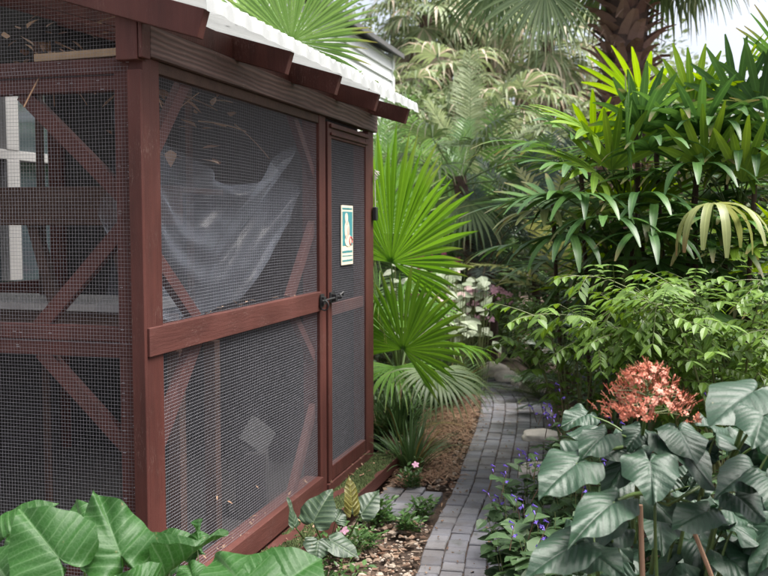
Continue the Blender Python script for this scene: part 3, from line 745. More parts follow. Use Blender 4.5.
for k in range(110):
    q = rows[rng.randrange(4, len(rows) - 12)]; dry(q + V((rng.uniform(-.1, .75), rng.uniform(-.05, .05), .022)), rng.uniform(.012, .035))
for k in range(40): xx = rng.uniform(-.1, .24); dry(sh(xx, rng.uniform(0, 2.8), zr(xx) + .108 + .05), rng.uniform(.015, .05))
tag(g.build('dry_leaf_litter', LITTER), kind='stuff')
g = G()
for k in range(24): dry(sh(rng.uniform(-.45, -.12), rng.uniform(.2, 1.2), rng.uniform(1.86, 2.17)), rng.uniform(.04, .1))
for k in range(40): dry(sh(rng.uniform(-.9, -.1), rng.uniform(.03, .3), rng.uniform(2.17, 2.36)), rng.uniform(.03, .08))
for k in range(14):
    p = sh(rng.uniform(-.5, -.1), rng.uniform(.2, 1.5), rng.uniform(2.02, 2.2)) if k % 2 else sh(rng.uniform(-.8, -.1), rng.uniform(.05, .3), rng.uniform(2.2, 2.36))
    tube(g, path(p, dirv(rng.uniform(0, 6.28), rng.uniform(-1.1, .3)), rng.uniform(.15, .4), 5, .8), .0025, 4)
tag(g.build('dry_palm_debris', LITTER), kind='stuff')
# black pot tipped at the end of the ledge
o = empty('plant_pot', gr(381, 462) + V((0, 0, .075)), 0, 'black plastic pot tipped over at the far end of the ledge', 'pot')
g = G(); prof = [(.0, -.09), (.065, -.09), (.085, .08), (.095, .085), (.095, .1), (.086, .1), (.078, .08), (.06, -.08), (0, -.08)]; n = 28; vs = []
for (rr, zz) in prof:
    for k in range(n): vs.append(V((math.cos(k * 6.283 / n) * rr, math.sin(k * 6.283 / n) * rr, zz)))
g.add(vs, [(i * n + k, i * n + (k + 1) % n, (i + 1) * n + (k + 1) % n, (i + 1) * n + k) for i in range(len(prof) - 1) for k in range(n)])
c = g.build('body', BLACKP, o, smooth=False); c.rotation_euler = (R(75), R(10), R(-30))
# ------------------------------------------------------------------ plant builders
def rot(v, axis, a): return M.Rotation(a, 3, axis) @ v
def fan(g, hub, d, n, Rl, nseg, spread, split, droop, rng, segw=None, fold=.25, blunt=0., cup=.12, mat=0, K=7, jit=.12, side_len=.8):
    """palmate blade: folded segments radiate from the hub, joined near it and free towards their tips"""
    hub, d, n = V(hub), V(d).normalized(), V(n); n = (n - d * n.dot(d)).normalized(); s = d.cross(n)
    dth = spread / max(1, nseg - 1)
    for i in range(nseg):
        th = -spread / 2 + dth * i + rng.uniform(-.15, .15) * dth
        dd = (d * math.cos(th) + s * math.sin(th) + n * (cup * abs(math.sin(th)) + rng.uniform(-.03, .03))).normalized()
        sd = (s * math.cos(th) - d * math.sin(th))
        Ls = Rl * (side_len + (1 - side_len) * math.cos(th * .9)) * rng.uniform(1 - jit, 1 + jit * .4)
        p = hub.copy(); pts = [p.copy()]; wid = [.002]; cur = dd.copy(); st = Ls / K; dr = droop * rng.uniform(.55, 1.5)
        for k in range(1, K + 1):
            t = k / K
            if t > split * .75: cur = (cur + V((0, 0, -dr * st / Ls * (t - split * .6) * 2.4))).normalized()
            p = p + cur * st; pts.append(p.copy())
            joined = Ls * t * math.tan(dth / 2) * .98
            if segw is not None:
                w = min(joined if split > .15 else segw, segw) * (1 if t < .65 else 1 - (1 - blunt) * ((t - .65) / .35) ** 1.4)
                if t < .3: w = min(w, segw * (.35 + 2.2 * t))
            else:
                w = joined if t <= split else Ls * split * math.tan(dth / 2) * (1 - ((t - split) / (1 - split)) ** 1.25 * (1 - blunt))
            wid.append(max(w, .0012))
        strip(g, pts, wid, sd, fold * (1 if i % 2 else .8), mat)

def fan_frond(root, mats, base, az, el, pl, Rl, nseg, spread, split, droop, rng, bend=.5, segw=None, fold=.25, blunt=0., sag=.35, pr=.006, twist=0., K=7, name='frond', cup=.12):
    g = G(); d0 = dirv(az, el)
    st = path(base, d0, pl, 6, sag)
    tube(g, st, [pr * (1.25 - .6 * k / 6) for k in range(7)], 5, 1)
    d = (st[-1] - st[-2]).normalized(); s = d.cross(UP)
    if s.length < .05: s = V((math.sin(az), -math.cos(az), 0))
    s.normalize(); n = s.cross(d).normalized()
    d2 = rot(d, s, -bend); n2 = rot(n, s, -bend)
    if twist: n2 = rot(n2, d2, twist)
    fan(g, st[-1], d2, n2, Rl, nseg, spread, split, droop, rng, segw, fold, blunt, K=K, cup=cup)
    return g.build(name, mats, root, smooth=True)

def feather(g, base, d0, L, nl, ll, lw, droop, rng, vee=.35, lean=.55, ldroop=1.0, pr=.008, K=12, start=.22, mat=0, pm=1, lk_=4):
    st = path(base, d0, L, K, droop, .02, rng)
    tube(g, st, [pr * (1 - .8 * k / K) for k in range(K + 1)], 4, pm)
    for i in range(nl):
        t = start + (1 - start) * (i + .5) / nl; f = t * K; k = min(int(f), K - 1); p = st[k].lerp(st[k + 1], f - k)
        d = (st[k + 1] - st[k]).normalized(); s = d.cross(UP)
        if s.length < .05: s = V((1, 0, 0))
        s.normalize(); n = s.cross(d)
        q = (t - start) / (1 - start); l = ll * (math.sin(math.pi * (.12 + .83 * q)) ** .6) * rng.uniform(.85, 1.1)
        for sg in (-1, 1):
            dd = (s * sg + d * (lean + .5 * q) + n * (vee + rng.uniform(-.15, .15))).normalized()
            pts = path(p, dd, l, lk_, ldroop / max(l, .05) * .5 * rng.uniform(.6, 1.4))
            wd = [lw * x for x in ((.35, 1, .95, .65, .06) if lk_ == 4 else (.4, 1, .6, .06))]
            strip(g, pts, wd, d, .25, mat)

def feather_frond(root, mats, base, az, el, L, nl, ll, lw, droop, rng, **kw):
    g = G(); feather(g, base, dirv(az, el), L, nl, ll, lw, droop, rng, **kw); return g.build('frond', mats, root)

def leaf(g, p, d, n, L, W, droop=.3, fold=.25, mat=0, lod=3):
    d = V(d).normalized(); s = d.cross(V(n))
    if s.length < 1e-3: s = d.cross(V((1, .2, 0)))
    s.normalize()
    if lod == 1:
        m = s.cross(d); q = p + d * L
        g.add([p, p + d * L * .45 - s * W + m * W * fold, q, p + d * L * .45 + s * W + m * W * fold], [(0, 1, 2), (0, 2, 3)], [(.5, 0), (0, .5), (.5, 1), (1, .5)], mat); return
    pts = path(p, d, L, lod + 1, droop / max(L, .02))
    prof = {2: (.03, 1, .8, .02), 3: (.05, .85, 1, .6, .02), 4: (.05, .75, 1, .85, .5, .02)}[lod]
    strip(g, pts, [W * x for x in prof], s, fold, mat)

def shrub(name, loc, label, cat, rng, rx, ry, h, nst, per, L, W, mat, smat=STEM, group=None, lod=2, droop=.35, up=.5, rad=.006, hmin=.25, spread=1.0, ldroop=.4, cluster=1, fold=.25):
    root = empty(name, loc, 0, label, cat, group); st, fo = G(), G()
    for i in range(nst):
        a = rng.uniform(0, 6.28); q = math.sqrt(rng.random()); hh = h * rng.uniform(.6, 1.05) * (1 - .35 * q * q)
        b = V((math.cos(a) * rx * q * .25, math.sin(a) * ry * q * .25, -.02)); e = V((math.cos(a) * rx * q * spread, math.sin(a) * ry * q * spread, hh))
        mid = b.lerp(e, .5) + V((rng.uniform(-.08, .08) * rx, rng.uniform(-.08, .08) * ry, .12 * hh)); pts = []
        for k in range(8):
            t = k / 7; pts.append(b * (1 - t) ** 2 + mid * 2 * t * (1 - t) + e * t * t)
        tube(st, pts, [rad * (1 - .75 * k / 7) for k in range(8)], 5)
        for j in range(per):
            t = hmin + (1 - hmin) * (j + rng.random()) / per; f = t * 7; k = min(int(f), 6); p = pts[k].lerp(pts[k + 1], f - k)
            axis = (pts[k + 1] - pts[k]).normalized(); az = j * 2.4 + rng.uniform(-.5, .5)
            out = V((math.cos(az), math.sin(az), 0)); dd = (out + axis * up + V((0, 0, rng.uniform(-.35, .3)))).normalized()
            stalk = rng.uniform(.1, .5) * L
            for c in range(cluster):
                sc = rng.uniform(.6, 1.15); d2 = (dd + V((rng.uniform(-.5, .5), rng.uniform(-.5, .5), rng.uniform(-.4, .4))) * (.3 if cluster == 1 else .9)).normalized()
                leaf(fo, p + dd * stalk, d2, UP + V((rng.uniform(-.4, .4), rng.uniform(-.4, .4), 0)), L * sc, W * sc, ldroop * rng.uniform(.3, 1.6), fold, 0, lod)
    st.build('stems', smat, root); fo.build('foliage', mat, root); return root

def tree(name, loc, label, rng, h, cr, ch, mat, nl, L, W, tr=.14, group=None, lean=(0, 0), clumps=26, bare=.35):
    root = empty(name, loc, 0, label, 'tree', group); t, c = G(), G()
    top = V((lean[0], lean[1], h * .8)); tube(t, [V((0, 0, -.1)).lerp(top, k / 6) + V((rng.uniform(-.06, .06), rng.uniform(-.06, .06), 0)) for k in range(7)], [tr * (1 - .11 * k) for k in range(7)], 9)
    cen = []
    for i in range(clumps):
        v = V((rng.gauss(0, 1), rng.gauss(0, 1), rng.gauss(0, 1))).normalized() * (rng.random() ** .4)
        q = V((lean[0] + v.x * cr, lean[1] + v.y * cr, h - ch / 2 + v.z * ch / 2)); cen.append(q)
        b = V((0, 0, 0)).lerp(top, rng.uniform(bare, .95)); m = b.lerp(q, .5) + V((0, 0, .15 * cr)); tube(t, [b, m, q], [tr * .35, tr * .2, tr * .06], 5)
    for q in cen:
        s = cr * rng.uniform(.28, .48)
        for k in range(nl // clumps):
            v = V((rng.gauss(0, 1), rng.gauss(0, 1), rng.gauss(0, .75))) * s * .55
            dd = (v.normalized() + V((0, 0, -.3)) + V((rng.uniform(-.6, .6), rng.uniform(-.6, .6), rng.uniform(-.5, .5)))).normalized()
            leaf(c, q + v, dd, V((rng.uniform(-.6, .6), rng.uniform(-.6, .6), 1)), L * rng.uniform(.6, 1.2), W * rng.uniform(.7, 1.2), 0, .25, 0, 1)
    t.build('trunk', STEM, root); c.build('crown', mat, root); return root

OUT = [(1, 0), (.93, .05), (.82, .145), (.68, .26), (.5, .37), (.3, .46), (.1, .50), (-.1, .475), (-.24, .39), (-.33, .27), (-.345, .16), (-.27, .07), (-.13, .018), (-.05, .004)]
OUT_O = [(1, 0), (.9, .075), (.76, .19), (.58, .32), (.38, .42), (.18, .46), (.02, .44), (-.1, .37), (-.17, .26), (-.17, .14), (-.1, .04), (-.04, .004)]
def big_leaf(A, T, nrm, wid, rng, mat, root, outline=OUT, quilt=.012, freq=8.5, slant=.75, droop=.12, fold=.18, wave=.012, name='leaf', stalk=None, label=None, curl=0.):
    """heart-shaped blade from stalk point A to tip T, quilted between its side veins"""
    A, T = V(A), V(T); L = (T - A).length; a = (T - A).normalized(); n = V(nrm); n = (n - a * n.dot(a)).normalized(); s = a.cross(n)
    half = catmull([V((x, y, 0)) for x, y in outline], 4); ring = half + [V((p.x, -p.y, 0)) for p in reversed(half[1:-1])]
    m = len(ring); Kr = 11; vs = []; uv = []; ws = wid / L
    ph0 = rng.uniform(0, 6.28); wf = rng.choice([5, 6, 7])
    for k in range(Kr + 1):
        q = (k / Kr) ** .85
        for i, o in enumerate(ring):
            x, y = o.x * q, o.y * q * (1 + .03 * math.sin(i * .9 + ph0)); ay = abs(y)
            ph = (x - slant * ay) * freq + .5 * mn.noise(V((x * 2 + ph0, y * 3, 0))); tri = abs(((ph + .5) % 1) - .5) * 2
            edge = 1 - q ** 6
            h = quilt * (tri ** .6) * min(1, ay / .06) * (.35 + .65 * edge) + fold * ay * L * ws - fold * 1.3 * ay * ay * L * ws * 2
            h += wave * math.sin(i / m * 6.283 * wf + ph0) * q ** 3 - droop * L * (max(0, x) ** 2) - droop * .8 * L * max(0, -x) ** 1.5 * 2
            h += curl * L * max(0, ay - .2) ** 2 * 6
            vs.append(A + a * (x * L * (1 - .04 * droop)) + s * (y * wid * 1.0) + n * h); uv.append((.5 + x / 2, .5 + y))
    fs = [(i, m + (i + 1) % m, m + i) for i in range(0)]
    for k in range(Kr):
        for i in range(m):
            j = (i + 1) % m; fs.append((k * m + i, (k + 1) * m + i, (k + 1) * m + j, k * m + j))
    g = G(); g.add(vs, fs, uv); o = g.build(name, mat, root, smooth=True)
    if label: o['label'] = label
    if stalk is not None:
        B = V(stalk); mid = (A + B) / 2 + (A - B).length * .12 * (-a) + V((0, 0, .03)); st = G(); pts = []
        for k in range(9):
            t = k / 8; pts.append(B * (1 - t) ** 2 + mid * 2 * t * (1 - t) + (A - n * .002) * t * t)
        tube(st, pts, [max(.0024, L * .03) * (1.35 - .6 * k / 8) for k in range(9)], 7); c = st.build('stalk', PETI, o, smooth=True)
    return o

def flower(g, c, n, r, npet, rng, mat=0, cupf=.1):
    n = V(n).normalized(); a = n.orthogonal().normalized(); b = n.cross(a); o = rng.uniform(0, 6.28)
    for k in range(npet):
        t = o + k * 6.283 / npet; d = a * math.cos(t) + b * math.sin(t); s = n.cross(d)
        g.add([c, c + d * r * .55 - s * r * .36 + n * r * cupf, c + d * r - s * r * .16 + n * r * cupf * .4, c + d * r + s * r * .2 + n * r * cupf * .3, c + d * r * .55 + s * r * .36 + n * r * cupf], [(0, 1, 2, 3, 4)], None, mat)

def root_at(name, loc, label, cat, group=None): return empty(name, loc, 0, label, cat, group)
def flat(p): return V((p.x, p.y, 0))

# ------------------------------------------------------------------ big-leaved plants in front
# elephant ears at the near left
E0 = V((-.95, 2.75, 0)); ears = root_at('elephant_ear', (0, 0, 0), 'large green elephant ear clump in front of the wire corner', 'plant')
rng = random.Random(21)
def ear(ap, tp, Ya, Yt, w, nrm=(0, -.75, .6), mat=EAR, base=None, **kw):
    A, T = at(*ap, Ya), at(*tp, Yt); b = base or V((E0.x + rng.uniform(-.12, .12), E0.y + rng.uniform(-.1, .1), 0))
    return big_leaf(A, T, nrm, w, rng, mat, ears, quilt=.0045, freq=6.5, slant=.45, stalk=b, **{**dict(wave=.010, droop=.16, fold=.12), **kw})
ear((58, 557), (16, 505), 2.45, 2.50, .245, (.15, -.8, .55))
ear((120, 553), (94, 486), 2.52, 2.60, .20, (.45, -.8, .2), wave=.02)
ear((12, 533), (55, 498), 2.72, 2.78, .17, (-.2, -.7, .6)); ear((86, 541), (74, 496), 2.74, 2.84, .19, (.1, -.8, .4))
ear((104, 560), (100, 520), 2.66, 2.7, .14, (.2, -.8, .4)); ear((176, 556), (150, 528), 2.70, 2.78, .16, (-.1, -.6, .8))
b2 = V((-.5, 2.62, 0))
ear((168, 572), (222, 522), 2.56, 2.66, .10, (-.75, -.45, .3), base=b2, curl=.9, wave=.014); ear((198, 545), (200, 518), 2.68, 2.72, .07, (.8, -.5, .1), base=b2, wave=.02)
ear((252, 597), (214, 546), 2.36, 2.5, .30, (.1, -.55, .82), base=b2, wave=.012); ear((278, 588), (322, 552), 2.40, 2.48, .26, (.15, -.5, .85), base=b2)
ear((192, 577), (186, 560), 2.5, 2.55, .10, (-.1, -.6, .7), base=b2); ear((8, 580), (-18, 545), 2.5, 2.55, .22, (.1, -.6, .7)); ear((35, 588), (60, 566), 2.6, 2.55, .18, (.1, -.6, .7)); ear((140, 596), (118, 575), 2.4, 2.38, .2, (.1, -.6, .7))
# dark elephant ears by the sill
dk = root_at('elephant_ear', (0, 0, 0), 'small dark elephant ear plant against the mossy ledge', 'plant'); D0 = gr(330, 560)
def dear(ap, tp, Ya, Yt, w, nrm, mat=EARD, **kw):
    A, T = at(*ap, Ya), at(*tp, Yt); return big_leaf(A, T, nrm, w, rng, mat, dk, quilt=.004, freq=6, slant=.5, stalk=V((D0.x + rng.uniform(-.05, .05), D0.y + rng.uniform(-.04, .04), 0)), outline=OUT_O if mat is EARD else OUT, **{**dict(wave=.006, droop=.12, fold=.12), **kw})
dear((314, 521), (331, 487), 4.05, 4.12, .19, (-.25, -.7, .6)); dear((318, 541), (316, 562), 3.98, 3.92, .14, (.35, -.6, .7)); dear((331, 541), (360, 556), 4.02, 3.96, .14, (.2, -.5, .85))
dear((352, 506), (350, 474), 4.2, 4.24, .085, (.5, -.8, .1), EARO, label='olive leaf with yellow veins'); dear((362, 513), (379, 488), 4.25, 4.32, .14, (-.1, -.7, .65)); dear((294, 525), (290, 496), 4.02, 4.05, .07, (.8, -.4, .2))
dear((336, 521), (343, 508), 4.15, 4.2, .1, (.3, -.6, .6)); dear((323, 545), (345, 539), 4.06, 4.03, .1, (.2, -.4, .9))

# glory-bower with quilted leaves and an orange flower head, near right
cl = root_at('flowering_shrub', (0, 0, 0), 'shrub of big quilted grey green leaves under one orange flower head', 'shrub')
C0 = V((.75, 2.55, 0)); rng = random.Random(31)
def clero(ap, tp, Ya, Yt, w, nrm=(0, -.6, .8), stem=None, **kw):
    A, T = at(*ap, Ya), at(*tp, Yt); T = A.lerp(T, rng.uniform(.84, .98)); return big_leaf(A, T, nrm, w * rng.uniform(.68, .8), rng, CLERO, cl, quilt=.0035, freq=6.2, slant=.9, stalk=stem, **{**dict(wave=.010, droop=.2, fold=.22), **kw})
S1 = at(655, 500, 2.55); S2 = at(640, 450, 2.65); S3 = at(728, 470, 2.6); S4 = at(600, 500, 2.6)
clero((650, 463), (656, 509), 2.34, 2.22, .215, (-.05, -.72, .7), S1)
clero((576, 464), (532, 497), 2.42, 2.30, .205, (-.2, -.55, .8), S2)
clero((604, 436), (578, 456), 2.52, 2.42, .16, (-.2, -.6, .75), S2)
clero((613, 503), (562, 541), 2.32, 2.16, .19, (-.1, -.5, .85), S1)
clero((680, 432), (700, 463), 2.54, 2.42, .18, (.15, -.65, .75), S2)
clero((752, 392), (708, 418), 2.42, 2.28, .24, (-.15, -.45, .9), S3)
clero((764, 415), (752, 442), 2.32, 2.2, .19, (-.2, -.7, .7), S3)
clero((750, 470), (716, 490), 2.4, 2.3, .17, (.0, -.5, .85), S3)
clero((738, 497), (768, 520), 2.4, 2.34, .17, (.1, -.5, .85), S3)
clero((705, 512), (668, 528), 2.42, 2.34, .17, (-.1, -.4, .9), S1)
clero((575, 545), (522, 572), 2.3, 2.2, .17, (-.1, -.5, .8), S4)
clero((596, 556), (630, 576), 2.36, 2.28, .16, (.0, -.5, .85), S4)
clero((640, 432), (626, 450), 2.6, 2.55, .14, (-.1, -.6, .8), S2); clero((702, 452), (718, 438), 2.6, 2.62, .13, (.1, -.5, .85), S2)
clero((690, 486), (700, 460), 2.7, 2.74, .16, (.1, -.5, .85), S1); clero((585, 415), (560, 425), 2.75, 2.7, .15, (-.1, -.5, .85), S2)
clero((768, 478), (790, 505), 2.34, 2.24, .2, (.1, -.6, .75), S3); clero((782, 440), (800, 470), 2.5, 2.4, .2, (.1, -.6, .75), S3)
for k in range(64):
    px, py = rng.uniform(572, 800), rng.uniform(425, 640); Y = rng.uniform(2.5, 3.2); a = rng.uniform(0, 6.28)
    A = at(px, py, Y); T = A + V((math.cos(a) * .14, math.sin(a) * .14 - .03, rng.uniform(-.11, .0)))
    big_leaf(A, T, (rng.uniform(-.5, .5), -.45, .8), rng.uniform(.10, .16), rng, CLERO, cl, quilt=.0035, freq=6.2, slant=.9, droop=.2, fold=.2, stalk=V((A.x * .8 + C0.x * .2, A.y, max(.05, A.z - .18))))
g = G()
for (px, py, Y, r) in ((655, 500, 2.55, .008), (640, 450, 2.65, .007), (728, 470, 2.6, .008), (600, 500, 2.6, .007)):
    e = at(px, py, Y); b = C0 + V((rng.uniform(-.12, .2), rng.uniform(-.05, .1), 0)); m = b.lerp(e, .55) + V((rng.uniform(-.05, .05), .04, .1))
    tube(g, [b * (1 - t) ** 2 + m * 2 * t * (1 - t) + e * t * t for t in [k / 9 for k in range(10)]], [r * (.95 - .05 * k) for k in range(10)], 7)
tube(g, [S3, at(690, 492, 2.5), at(668, 505, 2.48), S1], [.0045, .005, .005, .005], 7)
FC = at(648, 392, 2.5); tube(g, [S1, S2, at(644, 425, 2.55), FC], [.006, .006, .005, .004], 7)
g.build('stems', PETI, cl, smooth=True)
fl = G()
for k in range(560):
    t = rng.random(); a = rng.uniform(0, 6.28); zz = rng.random() ** 1.25
    rr = .145 * (1 - zz) ** .55 * math.sqrt(rng.uniform(.25, 1)); jx = mn.noise(V((math.cos(a) * 2, math.sin(a) * 2, zz * 3)))
    if jx < -.12: continue
    rr *= (1 + .22 * jx)
    p = FC + V((math.cos(a) * rr, math.sin(a) * rr, -.05 + zz * .125 + rng.uniform(-.01, .01)))
    out = (V((math.cos(a), math.sin(a), .35 + zz)) + V((rng.uniform(-.5, .5), rng.uniform(-.5, .5), rng.uniform(-.4, .4)))).normalized()
    r = rng.uniform(.005, .0105); tube(fl, [p - out * .012 + V((0, 0, -.006)), p - out * .005, p], [.0011, .0012, .0018], 3, 0, False)
    if rng.random() < .75: flower(fl, p, out, r, 5, rng, 0, rng.uniform(-.2, .5))
    else: tube(fl, [p, p + out * r * .8, p + out * r * 1.4], [.0018, .003, .0008], 5)
    if rng.random() < .5:
        for q in range(3): tube(fl, [p, p + (out + V((rng.uniform(-.4, .4), rng.uniform(-.4, .4), rng.uniform(-.2, .5)))).normalized() * rng.uniform(.012, .022)], .0006, 3, 0, False)
fh = fl.build('flower_head', ORANGE, cl); fs_ = G()
for k in range(34):
    a = k * 2.4; zz = (k % 9) / 9; rr = .12 * (1 - zz) ** .55; p = FC + V((math.cos(a) * rr, math.sin(a) * rr, -.05 + zz * .13)); q = FC + V((0, 0, -.06 + zz * .11))
    tube(fs_, [q, q.lerp(p, .55) + V((0, 0, .006)), p], [.002, .0014, .0009], 4)
fs_.build('flower_stalks', GSTEM, fh)
for (px, py, px2, py2, Y, lb) in ((641, 505, 644, 590, 2.42, 'upright brown cane stake among the quilted leaves'), (690, 522, 716, 590, 2.5, 'leaning brown cane stake right of the upright stake')):
    a, b = at(px, py, Y), at(px2, py2, Y); dd = (b - a).normalized(); b = a + dd * (a.z / -dd.z + .03); g = G()
    tube(g, [a.lerp(b, k / 6) + V((rng.uniform(-.003, .003), 0, 0)) for k in range(7)], [.0065] * 7, 8); tag(g.build('stake', STAKE), lb, 'stake')

# ------------------------------------------------------------------ lady palms on the right
def lady(loc, label, rng, canes, ymin=.25, pale=0, n_f=7):
    root = root_at('lady_palm', loc, label, 'palm', 'lady palms beside the path'); cnt = 0
    for (cx, cy_, h, az0) in canes:
        top = V((cx + math.cos(az0) * .12, cy_ + math.sin(az0) * .12, h)); b = V((cx, cy_, -.03)); g = G()
        tube(g, [b.lerp(top, k / 8) + V((rng.uniform(-.008, .008), rng.uniform(-.008, .008), 0)) for k in range(9)], [.012 + .003 * (k % 2) for k in range(9)], 8); g.build('cane', CANE, root)
        for k in range(n_f):
            if cnt >= 92: break
            if h * (.5 + .5 * (k / n_f)) < ymin: continue
            t = k / n_f; az = az0 + k * 2.4 + rng.uniform(-.3, .3); base = b.lerp(top, 1 - .5 * (1 - t))
            el = R(-12 + 85 * t + rng.uniform(-12, 12)); new = t > .8
            mat = LADY_Y if (new and rng.random() < .75) or rng.random() < .10 else (LADY_P if rng.random() < pale else LADY)
            fan_frond(root, [mat, PETI], base, az, el, rng.uniform(.2, .36) * (.7 if new else 1), rng.uniform(.40, .56), rng.choice([8, 9, 10, 11, 12]), R(rng.uniform(165, 215)) * (.6 if new else 1), .08, (.2 if new else rng.uniform(.2, .85)), rng, bend=rng.uniform(.2, .8), segw=rng.uniform(.018, .025), fold=.25, blunt=.22, sag=.5, pr=.0045); cnt += 1
    return root
rng = random.Random(44)
LA = flat(at(624, 300, 5.6)); LB = flat(at(735, 300, 5.3)); LC_ = flat(at(672, 300, 6.4))
lady(LA, 'lady palm with bright yellow green young leaves left of the clump', rng, [(-.18, -.1, 2.0, 2.6), (.02, -.25, 2.15, 4.2), (.12, .1, 2.3, 1.2), (-.3, .15, 1.75, 3.3), (.25, -.2, 1.9, 5.3), (-.05, -.3, 1.5, 4.6), (.1, .3, 1.6, 2.2), (-.15, -.35, 1.15, 4.0), (.3, 0, 1.35, 5.8)], n_f=10, ymin=1.15)
lady(LB, 'tallest lady palm reaching against the white sky at the right edge', rng, [(.0, .1, 2.45, 1.5), (-.2, -.1, 2.15, 3.6), (.2, -.2, 2.3, 5.2), (-.05, -.3, 1.8, 4.5), (.35, .1, 2.2, .4), (-.32, .1, 2.25, 2.9), (.1, -.4, 1.4, 4.9), (.4, -.3, 1.75, 5.6), (-.3, -.3, 1.35, 3.9)], n_f=8)
lady(LC_, 'shaded lady palm between the yellow green and the tallest ones', rng, [(0, 0, 2.35, 1), (-.3, .1, 2.1, 3), (.3, .1, 2.0, 0), (0, -.3, 1.7, 4.5), (.25, -.3, 1.3, 5.4), (-.25, -.25, 1.25, 4)], n_f=7)
lp = root_at('lady_palm', flat(at(706, 300, 4.9)), 'slim lady palm with one pale drooping eight fingered leaf', 'palm', 'lady palms beside the path')
def rel(p, root): return p - root.location
hub = rel(at(713, 204, 4.4), lp); g = G(); tube(g, [V((0, .1, -.02)), V((.01, .1, .7)), V((0, .08, 1.28))], [.017, .015, .013], 8); lp_c = g.build('cane', CANE, lp)
g = G(); tube(g, [V((0, .08, 1.26)), V((.02, 0, 1.52)).lerp(hub, .4), hub], [.005, .004, .0035], 6, 1); fan(g, hub, V((0, -.75, .12)), V((0, .12, 1)), .40, 9, R(225), .08, 2.6, rng, .021, .3, .4, cup=.0, jit=.06); g.build('frond', [LADY_P, PETI], lp, smooth=True)
for az, el, z in ((4.4, .2, 1.1), (3.4, .3, 1.2), (5.5, .35, 1.2), (4.9, -.1, .95), (3.9, -.1, .9), (5.9, 0, 1.0), (2.0, .5, 1.25), (.6, .4, 1.22)):
    fan_frond(lp, [LADY, PETI], V((0, .1, z)), az, el, .34, .42, 9, R(190), .08, 1.6, rng, segw=.02, fold=.3, blunt=.3, sag=.5, pr=.0045)

lu = [(LADY_Y, (596, 172), 5.1, (-.8, -.35, .3), (.1, -.4, .9), .46, 9, 150, .7), (LADY_Y, (592, 132), 5.2, (-.75, -.3, .35), (.1, -.4, .9), .42, 8, 140, .7), (LADY_Y, (612, 170), 5.1, (.1, -.2, .95), (0, -.95, .2), .36, 7, 110, .2), (LADY, (585, 196), 4.95, (-.45, -.6, .1), (0, .1, 1), .46, 9, 200, 2.0), (LADY, (640, 196), 4.9, (.1, -.7, .15), (0, .15, 1), .42, 9, 215, 2.2), (LADY, (568, 235), 4.9, (-.6, -.5, .0), (0, .1, 1), .42, 9, 190, 1.9)]
lu += [(LADY, (572, 168), 5.0, (-.9, -.25, .25), (.1, -.1, 1), .44, 9, 150, .8), (LADY, (563, 196), 4.9, (-.8, -.4, .1), (0, .1, 1), .44, 9, 170, 1.2), (LADY, (604, 218), 4.8, (-.2, -.8, .1), (0, .1, 1), .42, 9, 210, 1.5), (LADY, (648, 232), 4.75, (.2, -.8, .05), (0, .1, 1), .42, 9, 210, 1.6), (LADY, (626, 146), 5.0, (-.1, -.5, .6), (0, -.6, .7), .42, 10, 170, .8), (LADY, (640, 128), 5.2, (.25, -.2, .9), (0, -.95, .2), .36, 7, 90, .2), (LADY, (575, 138), 5.2, (-.7, -.3, .5), (.1, -.3, .9), .42, 9, 150, .7), (LADY_P, (545, 210), 5.1, (-.6, -.5, .0), (0, .1, 1), .36, 8, 170, 1.4)]
lu2 = [(LADY, (737, 108), 5.2, (-.05, -.1, 1), (.1, -1, .1), .42, 8, 120, .25), (LADY_Y, (692, 112), 5.2, (-.1, -.1, 1), (.1, -1, .1), .38, 7, 80, .2), (LADY, (760, 110), 5.1, (.3, -.2, .8), (-.1, -1, .2), .42, 9, 150, .6), (LADY, (715, 130), 5.0, (-.3, -.7, .3), (0, -.1, 1), .42, 9, 200, 1.8), (LADY, (668, 120), 5.2, (-.5, -.5, .4), (0, -.1, 1), .42, 9, 190, 1.5), (LADY, (755, 160), 4.9, (.1, -.8, .2), (0, .1, 1), .42, 9, 210, 1.9), (LADY, (695, 165), 4.9, (-.2, -.8, .1), (0, .1, 1), .42, 9, 210, 2.0), (LADY, (650, 150), 5.0, (.2, -.7, .3), (0, .1, 1), .42, 9, 200, 1.7), (LADY_Y, (705, 170), 4.9, (-.15, -.3, .9), (0, -.95, .2), .36, 7, 100, .25), (LADY, (738, 152), 4.95, (.1, -.8, .1), (0, .1, 1), .42, 9, 215, 1.4), (LADY, (655, 205), 4.9, (-.2, -.8, .1), (0, .1, 1), .42, 9, 215, 1.5), (LADY_Y, (742, 182), 4.8, (.2, -.3, .9), (0, -.95, .2), .34, 7, 90, .25), (LADY, (700, 135), 5.0, (.0, -.5, .6), (0, -.6, .7), .42, 10, 170, .9), (LADY, (770, 140), 4.9, (-.2, -.6, .5), (0, -.5, .8), .42, 10, 180, 1.0)]
lroot = [o for o in COL.objects if o.name == 'lady_palm'][0]
lroot2 = [o for o in COL.objects if o.name == 'lady_palm.001'][0]
for m_, hp, Y, dd_, n_, Rl, ns, sp, dr in lu + lu2:
    if (m_, hp) == (lu2[0][0], lu2[0][1]): lroot = lroot2
    h = rel(at(*hp, Y), lroot); b = V((-.05, -.15, max(.8, h.z - .35))); g = G(); tube(g, [b, b.lerp(h, .6) + V((0, 0, .06)), h], [.005, .004, .0035], 6, 1)
    fan(g, h, V(dd_), V(n_), Rl, ns, R(sp), .08, dr * .5, rng, .022, .25, .22, cup=.03, jit=.1); g.build('frond', [m_, PETI], lroot, smooth=True)
